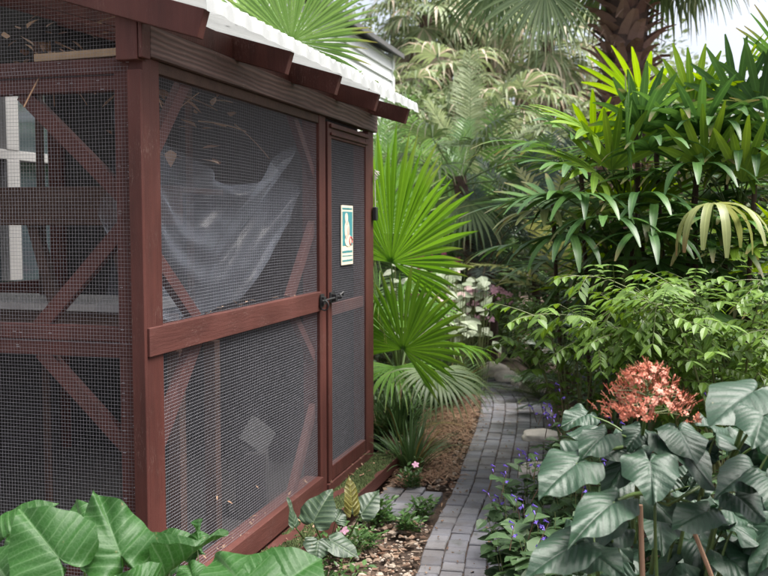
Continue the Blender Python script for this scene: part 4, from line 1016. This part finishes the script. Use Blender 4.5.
# ------------------------------------------------------------------ fan palms by the shed
fp = root_at('fan_palm', flat(at(400, 300, 7.0)), 'low fan palm with glowing green pleated leaves behind the shed', 'palm'); rng = random.Random(52)
g = G(); tube(g, [V((0, 0, -.05)), V((0, 0, .2)), V((-.02, 0, .42))], [.06, .05, .04], 10); g.build('trunk', TRUNK, fp)
def set_fan(root, mats, hubp, d, n, Rl, nseg, spread, split, droop, from_, **kw):
    h = rel(hubp, root); g = G(); b = V(from_); m = b.lerp(h, .5) + V((0, 0, .12)); tube(g, [b * (1 - t) ** 2 + m * 2 * t * (1 - t) + h * t * t for t in [k / 7 for k in range(8)]], [.011 - .0007 * k for k in range(8)], 6, 1)
    fan(g, h, d, n, Rl, nseg, spread, split, droop, rng, **kw); return g.build('frond', mats, root)
TP = (0, 0, .4)
set_fan(fp, [LIVI, PETI], at(391, 262, 6.7), V((.16, -.2, .97)), V((-.68, -.72, .05)), .97, 40, R(200), .7, .3, TP, fold=.35, K=8)
set_fan(fp, [LIVI, PETI], at(372, 232, 6.9), V((-.1, .1, .95)), V((.5, -.8, .1)), .8, 36, R(190), .6, .3, TP, fold=.35)
set_fan(fp, [LIVI, PETI], at(403, 349, 6.3), V((.2, -.2, .8)), V((-.25, -.75, .5)), .58, 34, R(235), .68, .55, TP, fold=.3, K=8)
set_fan(fp, [LIVI, PETI], at(404, 284, 6.8), V((.8, -.3, .2)), V((-.2, -.3, .9)), .42, 30, R(150), .4, 1.3, TP, fold=.3)
set_fan(fp, [LIVI_L, PETI], at(378, 300, 6.6), V((-.2, -.6, .5)), V((.4, -.6, .6)), .5, 30, R(200), .5, 1.2, TP, fold=.3)
for az, el in ((1.2, .9), (2.2, 1.0), (3.2, .9), (3.0, .2), (.4, .5), (5.2, .2), (4.6, .3)):
    fan_frond(fp, [LIVI if az < 5.2 else SABAL, PETI], V((0, 0, .42)), az, el + .15, rng.uniform(.4, .6), .52, 32, R(200), .5, 1.5, rng, bend=.6, fold=.3, pr=.01)
fk = root_at('fan_palm', sh(-1.0, 5.2), 'fan palm showing one wide leaf above the shed roof', 'palm')
g = G(); tube(g, [V((0, 0, -.05)), V((.03, 0, 1.3)), V((0, 0, 2.5))], [.13, .11, .09], 10); g.build('trunk', TRUNK, fk)
set_fan(fk, [LIVI_L, PETI], at(291, 42, 8.2), V((.45, -.25, .85)), V((-.3, -.9, -.1)), .92, 42, R(185), .62, .3, (0, 0, 2.45), fold=.35, K=8)
set_fan(fk, [LIVI_L, PETI], at(262, 40, 8.6), V((-.3, .2, .9)), V((.4, -.8, .1)), .7, 30, R(200), .6, .4, (0, 0, 2.45), fold=.35)
for az, el in ((3.1, .4), (2.2, .9), (2.8, 1.2)):
    fan_frond(fk, [LIVI_L, PETI], V((0, 0, 2.45)), az, el, .5, .75, 34, R(200), .55, .8, rng, bend=.5, fold=.3, pr=.01)

# ------------------------------------------------------------------ cabbage palm with the booted trunk
cp = root_at('cabbage_palm', flat(at(619, 100, 9.2)), 'cabbage palm with thick shaggy brown trunk above the lady palms', 'palm'); rng = random.Random(61)
g = G(); tube(g, [V((.01 * k, 0, -.1 + k * .6)) for k in range(10)], [.2 + .01 * (k % 2) for k in range(10)], 16); g.build('trunk', TRUNK, cp)
g = G()
for k in range(330):
    z = .9 + k * .0128; a = k * 2.39996 + rng.uniform(-.15, .15); r0 = .19; c = V((math.cos(a) * r0 + .016 * z, math.sin(a) * r0, z)); o = V((math.cos(a), math.sin(a), 0)); s = V((-math.sin(a), math.cos(a), 0)); w = rng.uniform(.06, .1); L = rng.uniform(.14, .3); tw = rng.uniform(-.3, .3)
    dd = (o * rng.uniform(.45, .95) + UP * rng.uniform(.4, 1) + s * tw).normalized(); pts = [c - dd * .05, c + dd * L * .4, c + dd * L * .75 + o * .02, c + dd * L + o * .05 - UP * rng.uniform(-.02, .06)]
    strip(g, pts, [w, w * .85, w * .55, w * rng.uniform(.15, .45)], s, -.35); n = s.cross(dd); strip(g, [p - o * .016 for p in pts], [w, w * .85, w * .55, w * .2], s, -.3)
    if rng.random() < .4: tube(g, path(c + dd * L * .6, (o + UP * rng.uniform(-.8, .3) + s * rng.uniform(-.5, .5)), rng.uniform(.08, .25), 4, 2), .004, 4)
g.build('boots', BOOT, cp)
for k in range(40):
    t = k / 40; az = k * 2.4 + rng.uniform(-.2, .2); el = R(-38 + 95 * t)
    if math.sin(az) < -.3 and abs(math.cos(az)) < .85 and t < .55: continue
    fan_frond(cp, [SABAL, PETI], V((.09, 0, 4.75 + .35 * t)), az, el, rng.uniform(.7, 1.0), rng.uniform(.8, 1.0), 30, R(210), .5, 1.9, rng, bend=.45, fold=.3, sag=.45, pr=.014, K=6)
set_fan(cp, [SABAL, PETI], at(545, -12, 8.5), V((-.6, -.3, -.55)), V((.2, -.8, .6)), .9, 34, R(200), .4, 1.0, (.1, 0, 4.8), fold=.3); set_fan(cp, [SABAL, PETI], at(500, -22, 9.0), V((-.7, .1, -.5)), V((.2, -.9, .4)), .85, 34, R(190), .4, 1.0, (.1, 0, 4.8), fold=.3)
set_fan(cp, [SABAL, PETI], at(700, -45, 8.7), V((.55, -.2, -.6)), V((-.2, -.8, .6)), .75, 34, R(190), .4, 1.0, (.1, 0, 4.8), fold=.3)

# ------------------------------------------------------------------ feather palms in the middle distance
rng = random.Random(71)
def areca(px, Y, h, n, L, label, mats=(ARECA, PETI), tr=.05, nl=34, ll=.32, lw=.016, droop=.55, el0=25, ell=88, trunk=True, group='feather palms past the shed', lkk=3):
    root = root_at('feather_palm', flat(at(px, 250, Y)), label, 'palm', group)
    if trunk:
        g = G(); tube(g, [V((0, 0, -.05)), V((.03, 0, h * .5)), V((0, .02, h))], [tr * 1.2, tr, tr * .8], 9); g.build('trunk', CANE, root)
    for k in range(n):
        az = k * 2.4 + rng.uniform(-.3, .3); el = R(el0 + (ell - el0) * ((k + .5) / n) + rng.uniform(-8, 8)); feather_frond(root, list(mats), V((rng.uniform(-.04, .04), rng.uniform(-.04, .04), h * rng.uniform(.85, 1))), az, el, L * rng.uniform(.8, 1.15), nl, ll, lw, droop, rng, lk_=lkk, ldroop=.9)
    return root
areca(398, 10.8, .9, 16, 1.9, 'silvery green feather palm rising just past the shed corner'); areca(440, 11.8, 1.2, 17, 1.8, 'glossy feather palm in the centre beyond the fan leaves')
areca(492, 10.6, 1.0, 16, 1.8, 'tall olive feather palm left of the shaggy trunk'); areca(535, 10.0, 1.2, 15, 1.7, 'blue green feather palm against the shaggy trunk', (BLUEF, PETI), lw=.012)
areca(372, 12.5, 1.7, 15, 1.8, 'feather palm half hidden behind the shed roof edge'); areca(470, 13.5, 2.1, 16, 1.9, 'pale feather palm standing farthest back in the centre', (TREE2, PETI))
areca(566, 9.0, .9, 12, 1.25, 'yellowing feather palm with a hanging frond behind the lady palm', (YELF, PETI), nl=20, ll=.3, lw=.022, droop=.9)
areca(612, 7.2, .22, 15, .85, 'dark low cycad like feather palm under the lady palm leaves', (CYCAD, PETI), tr=.1, nl=30, ll=.2, lw=.009, droop=.7, el0=5, ell=75)
areca(486, 9.9, 1.1, 16, 1.15, 'blue grey feather palm with a stubby brown trunk by the path bend', (BLUEF, STEM), tr=.11, nl=36, ll=.22, lw=.008, droop=.8, el0=15, ell=80)
areca(590, 8.3, .15, 12, .8, 'small dark feather palm low beside the path bend', (CYCAD, PETI), tr=.06, nl=24, ll=.2, lw=.011, droop=.9, el0=10, ell=70)
sf = root_at('fan_palm', flat(at(468, 250, 10.0)), 'young fan palm with slanting brown trunk beyond the path bend', 'palm')
g = G(); tube(g, [V((.15, 0, -.05)), V((.1, 0, .9)), V((-.1, 0, 2.1))], [.1, .085, .075], 10); g.build('trunk', TRUNK, sf)
for k in range(14): fan_frond(sf, [SABAL, PETI], V((-.1, 0, 2.0)), k * 2.4, R(-25 + k * 7), .6, .65, 26, R(200), .45, 1.6, rng, bend=.4, fold=.3, pr=.01, K=6)

# ------------------------------------------------------------------ far palms and trees
rng = random.Random(83)
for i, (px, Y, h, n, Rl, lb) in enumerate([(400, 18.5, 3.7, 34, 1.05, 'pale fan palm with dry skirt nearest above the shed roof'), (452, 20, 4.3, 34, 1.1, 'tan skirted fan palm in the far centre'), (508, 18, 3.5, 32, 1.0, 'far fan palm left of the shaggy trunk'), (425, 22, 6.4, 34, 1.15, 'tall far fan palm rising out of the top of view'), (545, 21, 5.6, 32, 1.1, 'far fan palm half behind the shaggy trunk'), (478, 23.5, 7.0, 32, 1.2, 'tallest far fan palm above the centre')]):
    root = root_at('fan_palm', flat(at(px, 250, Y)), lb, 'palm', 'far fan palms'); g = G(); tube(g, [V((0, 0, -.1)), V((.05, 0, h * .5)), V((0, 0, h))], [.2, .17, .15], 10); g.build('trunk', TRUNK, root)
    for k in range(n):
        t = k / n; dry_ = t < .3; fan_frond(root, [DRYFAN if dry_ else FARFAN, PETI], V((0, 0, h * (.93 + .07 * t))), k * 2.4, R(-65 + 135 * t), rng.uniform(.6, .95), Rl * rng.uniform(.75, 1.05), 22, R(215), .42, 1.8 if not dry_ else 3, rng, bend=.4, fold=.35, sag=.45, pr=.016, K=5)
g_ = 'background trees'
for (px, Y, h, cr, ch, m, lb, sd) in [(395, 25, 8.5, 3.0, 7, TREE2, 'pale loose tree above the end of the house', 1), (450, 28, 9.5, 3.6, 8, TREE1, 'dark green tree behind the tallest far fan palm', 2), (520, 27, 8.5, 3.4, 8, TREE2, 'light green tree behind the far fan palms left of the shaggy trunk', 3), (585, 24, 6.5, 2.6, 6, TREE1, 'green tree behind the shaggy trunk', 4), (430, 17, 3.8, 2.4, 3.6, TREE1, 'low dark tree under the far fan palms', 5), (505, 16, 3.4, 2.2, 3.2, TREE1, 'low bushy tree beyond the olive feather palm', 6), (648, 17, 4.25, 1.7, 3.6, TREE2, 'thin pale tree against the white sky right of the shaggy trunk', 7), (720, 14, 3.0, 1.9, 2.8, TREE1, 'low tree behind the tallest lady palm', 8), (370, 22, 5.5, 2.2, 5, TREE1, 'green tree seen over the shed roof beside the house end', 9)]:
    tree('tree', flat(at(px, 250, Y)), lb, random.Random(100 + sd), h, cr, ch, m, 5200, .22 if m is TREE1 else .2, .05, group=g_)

# ------------------------------------------------------------------ hedges, fillers and border plants
rng = random.Random(91)
for (X, Y, h, lb) in [(2.6, 7.6, 2.2, 'dark leafy bush behind the yellow green lady palm'), (3.5, 7.2, 2.3, 'dark bush behind the tallest lady palm'), (4.3, 6.6, 2.4, 'dark bush at the right edge behind the palms'), (2.0, 7.0, 2.0, 'dark bush close behind the middle of the lady palms'), (2.7, 6.3, 2.1, 'dark bush wedged between the shaded and tallest lady palms'), (1.9, 8.6, 1.6, 'dark bush behind the low feather palm'), (3.0, 9.5, 2.6, 'dark bush right of the shaggy trunk base'), (1.2, 11.2, 1.5, 'dark bush past the end of the path'), (.4, 12.2, 1.5, 'dark bush behind the pink flowers'), (-.3, 10.8, 1.3, 'dark bush hidden behind the low fan palm')]:
    shrub('bush', (X, Y, 0), lb, 'bush', rng, .75, .6, h, 26, 34, .13, .032, DARKL, group='dark bushes behind the palms', lod=2)
# bright compound-leaved shrub that arches over the right border
def pinnate(fo, st, p, d, L, pairs, ll, lw, rng):
    rc = path(p, d, L, 5, 1.6 / max(L, .1) * .16); tube(st, rc, [.0018, .0016, .0014, .0012, .001, .0006], 4)
    for i in range(pairs):
        t = .18 + .8 * i / max(1, pairs - 1); f = t * 5; k = min(int(f), 4); q = rc[k].lerp(rc[k + 1], f - k); dd = (rc[k + 1] - rc[k]).normalized(); s = dd.cross(UP).normalized() if abs(dd.z) < .97 else V((1, 0, 0))
        for sg in (-1, 1):
            sc = (.65 + .5 * t) * rng.uniform(.85, 1.1); leaf(fo, q, s * sg + dd * .75 + V((0, 0, -.35 + rng.uniform(-.25, .15))), UP - s * sg * .2, ll * sc, lw * sc, .35, .22, 0, 3)
def senna(loc, label, rng, stems, dens=17):
    root = empty('shrub', loc, 0, label, 'shrub', 'bright arching shrubs in the right border'); st, fo = G(), G()
    for (b, m, e, n) in stems:
        b, m, e = V(b), V(m), V(e); pts = [b * (1 - t) ** 2 + m * 2 * t * (1 - t) + e * t * t for t in [k / 14 for k in range(15)]]
        tube(st, pts, [.0075 * (1 - .8 * k / 14) for k in range(15)], 6)
        for j in range(n):
            t = .3 + .7 * (j + .5) / n; f = t * 14; k = min(int(f), 13); p = pts[k].lerp(pts[k + 1], f - k); ax = (pts[k + 1] - pts[k]).normalized(); s = ax.cross(UP).normalized()
            az = (1 if j % 2 else -1); dd = (s * az * rng.uniform(.4, 1) + ax * rng.uniform(.3, .9) + UP * rng.uniform(-.5, .6)).normalized()
            pinnate(fo, st, p, dd, rng.uniform(.1, .19), rng.choice([3, 4, 5]), rng.uniform(.05, .075), rng.uniform(.0115, .0165), rng)
        pinnate(fo, st, pts[-1], pts[-1] - pts[-2], .1, 3, .045, .013, rng)
    st.build('stems', GSTEM, root); fo.build('foliage', SENNA, root); return root
SB = flat(at(712, 400, 4.4)); r_ = lambda px, py, Y: at(px, py, Y) - SB
stems = [((0, 0, 0), r_(700, 268, 4.3), r_(576, 276, 4.0), 24), ((-.05, 0, 0), r_(650, 290, 4.2), r_(530, 316, 3.9), 24), ((.1, 0, 0), r_(740, 250, 4.3), r_(668, 283, 4.2), 20), ((.15, 0, 0), r_(770, 250, 4.3), r_(760, 283, 4.1), 20),
         ((0, -.1, 0), r_(690, 310, 4.0), r_(610, 335, 3.7), 22), ((.1, -.1, 0), r_(730, 310, 4.0), r_(690, 330, 3.8), 22), ((.2, -.1, 0), r_(790, 300, 4.0), r_(768, 330, 3.7), 22), ((.05, .1, 0), r_(720, 270, 4.6), r_(640, 300, 4.6), 22)]
for k in range(16):
    px, py = rng.uniform(600, 800), rng.uniform(285, 395); Y = rng.uniform(3.5, 4.6); stems.append(((rng.uniform(-.2, .2), rng.uniform(-.2, .2), 0), r_(px * .5 + 712 * .5, py - 55, Y), r_(px, py, Y), 16))
senna(SB, 'bright green shrub arching leftwards over the right border', rng, stems)
SB2 = flat(at(580, 400, 5.0)); r2 = lambda px, py, Y: at(px, py, Y) - SB2
senna(SB2, 'smaller bright shrub at the foot of the lady palms', rng, [((rng.uniform(-.1, .1), rng.uniform(-.1, .1), 0), r2(px * .6 + 580 * .4, py - 30, Y), r2(px, py, Y), 14) for px, py, Y in [(512, 345, 5.0), (530, 315, 5.2), (555, 300, 5.2), (590, 305, 5.1), (620, 318, 5.0), (500, 300, 5.6), (545, 340, 4.8), (575, 345, 4.7), (600, 350, 4.6), (640, 340, 4.8)]])
# purple-flowered sage along the path edge
def sage(loc, label, rng, rx, ry, h, nst, per, L, W, nf):
    root = shrub('sage', loc, label, 'shrub', rng, rx, ry, h, nst, per, L, W, SALVIA, GSTEM, 'purple flowered sages along the path', lod=3, rad=.004, ldroop=.5, up=.35)
    for k in range(nf):
        g = G(); a = rng.uniform(0, 6.28); q = math.sqrt(rng.random()); b = V((math.cos(a) * rx * q, math.sin(a) * ry * q, h * rng.uniform(.65, .98))); pts = path(b, V((rng.uniform(-.5, .5), rng.uniform(-.6, .2), .9)), rng.uniform(.07, .14), 4); tube(g, pts, [.002, .002, .0016, .0012, .001], 4, 1)
        for j in range(4):
            p = pts[2 + j % 3]; o = V((math.cos(j * 1.7), math.sin(j * 1.7), .5)).normalized(); tube(g, [p, p + o * .01, p + o * .02], [.0012, .0024, .0034], 5); flower(g, p + o * .02, o, .0065, 4, rng)
        g.build('flower_spike', [PURPLE, STEM], root)
    return root
rng = random.Random(97)
for (px, py, Y, rx, ry, h, n, per, L, W, nf, lb) in [(556, 560, 3.35, .15, .2, .62, 12, 13, .10, .034, 7, 'nearest purple flowered sage leaning over the bricks'), (578, 540, 3.75, .2, .25, .72, 15, 13, .085, .028, 9, 'purple flowered sage left of the orange flower head'), (572, 470, 4.6, .2, .25, .6, 15, 14, .075, .024, 8, 'purple flowered sage by the flat slab stone'), (590, 470, 4.2, .3, .28, .8, 18, 14, .08, .026, 5, 'leafy sage behind the orange flower head'), (650, 470, 3.7, .3, .25, .85, 18, 14, .085, .027, 3, 'leafy sage right behind the orange flower head'), (725, 470, 3.5, .3, .25, .88, 18, 14, .085, .027, 2, 'leafy sage at the right edge under the arching shrub'), (592, 420, 5.6, .25, .3, .62, 16, 14, .07, .022, 6, 'farther purple flowered sage beside the feathery fern'), (517, 500, 3.75, .13, .16, .58, 11, 13, .085, .029, 5, 'slim purple flowered sage reaching over the path edge'), (536, 560, 3.15, .12, .16, .5, 12, 13, .115, .042, 3, 'broad leaved sage drooping over the near bricks'), (560, 540, 2.95, .12, .14, .62, 13, 14, .095, .034, 3, 'leafy sage filling in left of the quilted leaves'), (528, 500, 4.3, .13, .16, .5, 11, 13, .08, .027, 4, 'small purple flowered sage behind the slim one at the path edge')]:
    sage(flat(gr(px, 560) if False else at(px, py, Y)), lb, rng, rx, ry, h, n, per, L, W, nf)
# feathery asparagus fern
af = root_at('asparagus_fern', flat(gr(540, 398)), 'feathery asparagus fern leaning over the path bend', 'fern'); rng = random.Random(7); st, fo = G(), G()
for k in range(16):
    a = rng.uniform(1.9, 4.7) if k < 11 else rng.uniform(0, 6.28); pts = path(V((0, 0, 0)), dirv(a, rng.uniform(.35, 1.2)), rng.uniform(.35, .6), 9, 1.1); tube(st, pts, .003, 4)
    for j in range(230):
        t = rng.uniform(.12, 1); f = t * 9; i = min(int(f), 8); p = pts[i].lerp(pts[i + 1], f - i); v = V((rng.gauss(0, 1), rng.gauss(0, 1), rng.gauss(0, 1))).normalized(); r = .055 * (1 - .55 * t); leaf(fo, p + v * r * rng.random(), v, UP, .018, .0016, 0, .1, 0, 1)
st.build('stems', GSTEM, af); fo.build('foliage', MIDL, af)
# strap-leaved tufts
def tuft(loc, label, rng, n, L, w, spread=1.0, mat=LIRI, group='strap leaved tufts along the bed'):
    root = empty('lilyturf', loc, 0, label, 'plant', group); g = G()
    for k in range(n):
        a = rng.uniform(0, 6.28); r = rng.uniform(0, .06); b = V((math.cos(a) * r, math.sin(a) * r, 0)); l = L * rng.uniform(.55, 1.15); pts = path(b, dirv(a + rng.uniform(-.5, .5), R(rng.uniform(42, 88)) * spread), l, 7, rng.uniform(1.2, 3.0) / L * .5)
        pts = [V((p.x, p.y, max(p.z, .004))) for p in pts]; strip(g, pts, [w * x for x in (.7, .9, 1, 1, .9, .7, .45, .05)], V((-math.sin(a), math.cos(a), 0)), .3)
    g.build('foliage', mat, root); return root
rng = random.Random(13)
for (px, py, n, L, w, lb) in [(410, 472, 130, .42, .0065, 'dark strap leaved tuft standing alone in the mulch'), (440, 406, 240, .6, .008, 'thick strap leaved tuft spilling onto the path bend'), (430, 411, 220, .62, .0075, 'strap leaved tuft below the lower fan leaf'), (464, 393, 150, .4, .007, 'strap leaved tuft at the path edge tip'), (398, 415, 110, .45, .006, 'strap leaved tuft between shed corner and fan palm'), (488, 352, 120, .55, .008, 'strap leaved tuft behind the edging stones'), (512, 358, 120, .55, .009, 'broad strap tuft right behind the edging stones'), (535, 372, 110, .45, .008, 'strap tuft behind the whitish edging stone'), (380, 440, 60, .5, .008, 'thin strap tuft close against the shed post'), (400, 441, 150, .52, .007, 'strap leaved tuft hiding the foot of the low fan palm')]:
    tuft(flat(gr(px, py)), lb, rng, n, L, w)
rng = random.Random(29)
# low leafy bushes round the bend
for (px, py, h, rx, m, L, W, lb) in [(400, 385, .45, .35, DARKL, .06, .02, 'low dark bush under the fan leaves'), (420, 372, .5, .4, MIDL, .06, .02, 'low green bush past the strap tufts'), (455, 352, .45, .45, DARKL, .06, .018, 'low dark bush at the inner bend'), (490, 340, .6, .4, DARKL, .07, .022, 'dark bush behind the stones'), (525, 338, .6, .45, DARKL, .07, .022, 'dark bush behind the small dark feather palm'), (560, 352, .65, .45, MIDL, .07, .022, 'green bush behind the asparagus fern'), (600, 372, .7, .45, MIDL, .07, .024, 'green bush under the smaller bright shrub'), (645, 380, .75, .5, DARKL, .08, .026, 'dark bush beneath the arching shrub'), (705, 390, .8, .5, DARKL, .08, .026, 'dark bush beneath the arching shrub at right'), (380, 410, .4, .25, DARKL, .07, .02, 'small bush tucked at the shed corner'), (404, 434, .4, .24, DARKL, .055, .018, 'dark low bush round the foot of the low fan palm'), (760, 420, .85, .4, MIDL, .08, .028, 'green bush at the right edge of the border')]:
    shrub('bush', flat(gr(px, py)), lb, 'bush', rng, rx, rx * .8, h, 22, 26, L, W, m, group='low bushes round the path bend', lod=2, rad=.004)
# pale caladiums and pink flowers in the distance
rng = random.Random(37)
for (px, py, Y, n, lb) in [(430, 286, 8.2, 90, 'pale cream leaved caladiums beyond the lower fan leaf'), (456, 296, 8.7, 90, 'white green caladiums left of the stubby trunk'), (474, 316, 11.2, 50, 'pale caladiums at the path bend')]:
    root = root_at('caladium', flat(at(px, py, Y)), lb, 'plant', 'pale caladiums past the bend'); fo, st = G(), G(); zc = at(px, py, Y).z
    for k in range(n):
        b = V((rng.uniform(-.26, .26), rng.uniform(-.25, .25), 0)); e = b * 1.3 + V((0, 0, zc * rng.uniform(.55, 1.22))); tube(st, [b, e], [.004, .003], 4)
        leaf(fo, e, V((rng.uniform(-1, 1), rng.uniform(-1, .2), rng.uniform(-.5, .1))), UP + V((0, -.6, 0)), .13 * rng.uniform(.6, 1.1), .046, .3, .15, 0, 3)
    st.build('stalks', GSTEM, root); fo.build('foliage', PALE, root)
for (px, py, Y, h, mt, lb) in [(432, 268, 9.8, 1.25, HOTPINK, 'shrub with hot pink blooms behind the fan leaf tips'), (462, 288, 9.2, 1.0, PINK, 'shrub with soft pink blooms near the stubby trunk'), (488, 300, 10.8, .8, PINK, 'low pink bloomed shrub right of the stubby trunk')]:
    root = shrub('flowering_bush', flat(at(px, py, Y)), lb, 'bush', rng, .4, .35, h, 18, 22, .09, .03, MIDL, group='pink flowering bushes past the bend', lod=2)
    for k in range(28):
        g = G(); a = rng.uniform(3.2, 6.2); q = rng.uniform(.5, 1.0); c = V((math.cos(a) * .36 * q, math.sin(a) * .3 * q, h * rng.uniform(.65, 1.05)))
        for j in range(1): flower(g, c + V((rng.uniform(-.04, .04), rng.uniform(-.04, .04), rng.uniform(-.03, .03))), V((rng.uniform(-.5, .5), -1, .5)), .042, 5, rng)
        g.build('flower', mt, root)
# periwinkle in the near bed
rng = random.Random(41)
vin = [(345, 560, .17, .16, 'periwinkle with a pink flower beside the dark elephant ear'), (388, 522, .12, .13, 'periwinkle sprawling onto the brick spur'), (424, 518, .08, .12, 'periwinkle at the corner of path and spur'), (372, 525, .14, .14, 'periwinkle in the middle of the near bed'), (410, 532, .08, .1, 'small periwinkle against the path bricks'), (330, 585, .2, .14, 'periwinkle at the bottom edge near the pale elephant ear'), (362, 548, .12, .12, 'low periwinkle beside the gravel'), (412, 489, .08, .16, 'lone periwinkle with one pink flower past the spur')]
for i, (px, py, rx, h, lb) in enumerate(vin):
    root = shrub('periwinkle', flat(gr(px, py)), lb, 'plant', rng, rx, rx, h, 13, 9, .042, .0115, VINCA, GSTEM, 'periwinkles in the near bed', lod=3, rad=.0022, up=.8, hmin=.1, ldroop=.25)
    if i in (0, 7):
        g = G(); c = V((0, -rx * .4, h * 1.05)) if i == 0 else V((.02, -.04, h * 1.0)); flower(g, c, V((.05, -.7, .7)), .022, 5, rng, 0, .05); tube(g, [c, c - V((0, -.02, .03))], .0015, 4); g.build('flower', PINK, root)
# ------------------------------------------------------------------ daylight: bright hazy sky, soft sun from the right
world = bpy.data.worlds.new('World'); scene.world = world; world.use_nodes = True
nt = world.node_tree; nt.nodes.clear()
SUN_EL, SUN_AZ = R(64), R(98)          # azimuth clockwise from +Y
sky = nt.nodes.new('ShaderNodeTexSky'); sky.sky_type = 'NISHITA'; sky.sun_disc = False
sky.sun_elevation = SUN_EL; sky.sun_rotation = SUN_AZ; sky.air_density = .7; sky.dust_density = 6; sky.ozone_density = .6
bg = nt.nodes.new('ShaderNodeBackground'); bg.inputs[1].default_value = .15
wo = nt.nodes.new('ShaderNodeOutputWorld'); hs = nt.nodes.new('ShaderNodeHueSaturation'); hs.inputs['Saturation'].default_value = .5; hs.inputs['Value'].default_value = 1.2   # thin white cloud
nt.links.new(sky.outputs[0], hs.inputs['Color']); nt.links.new(hs.outputs[0], bg.inputs[0]); nt.links.new(bg.outputs[0], wo.inputs[0])
sun = bpy.data.lights.new('sun', 'SUN'); sun.energy = 3.6; sun.angle = R(40); sun.color = (1, .97, .93)
so = bpy.data.objects.new('sun', sun); COL.objects.link(so)
dv = V((math.sin(SUN_AZ) * math.cos(SUN_EL), math.cos(SUN_AZ) * math.cos(SUN_EL), math.sin(SUN_EL)))
so.rotation_euler = dv.to_track_quat('Z', 'Y').to_euler(); so.location = (6, 4, 9)
vs_ = scene.view_settings; scene.display_settings.display_device = 'sRGB'; vs_.view_transform = 'Standard'; vs_.look = 'None'; vs_.gamma = 1; vs_.use_curve_mapping = False; vs_.exposure = 1.1
cy = scene.cycles; cy.max_bounces = 8; cy.diffuse_bounces = 4; cy.glossy_bounces = 3; cy.transmission_bounces = 4; cy.transparent_max_bounces = 12
cy.use_denoising = True; cy.sample_clamp_indirect = 4
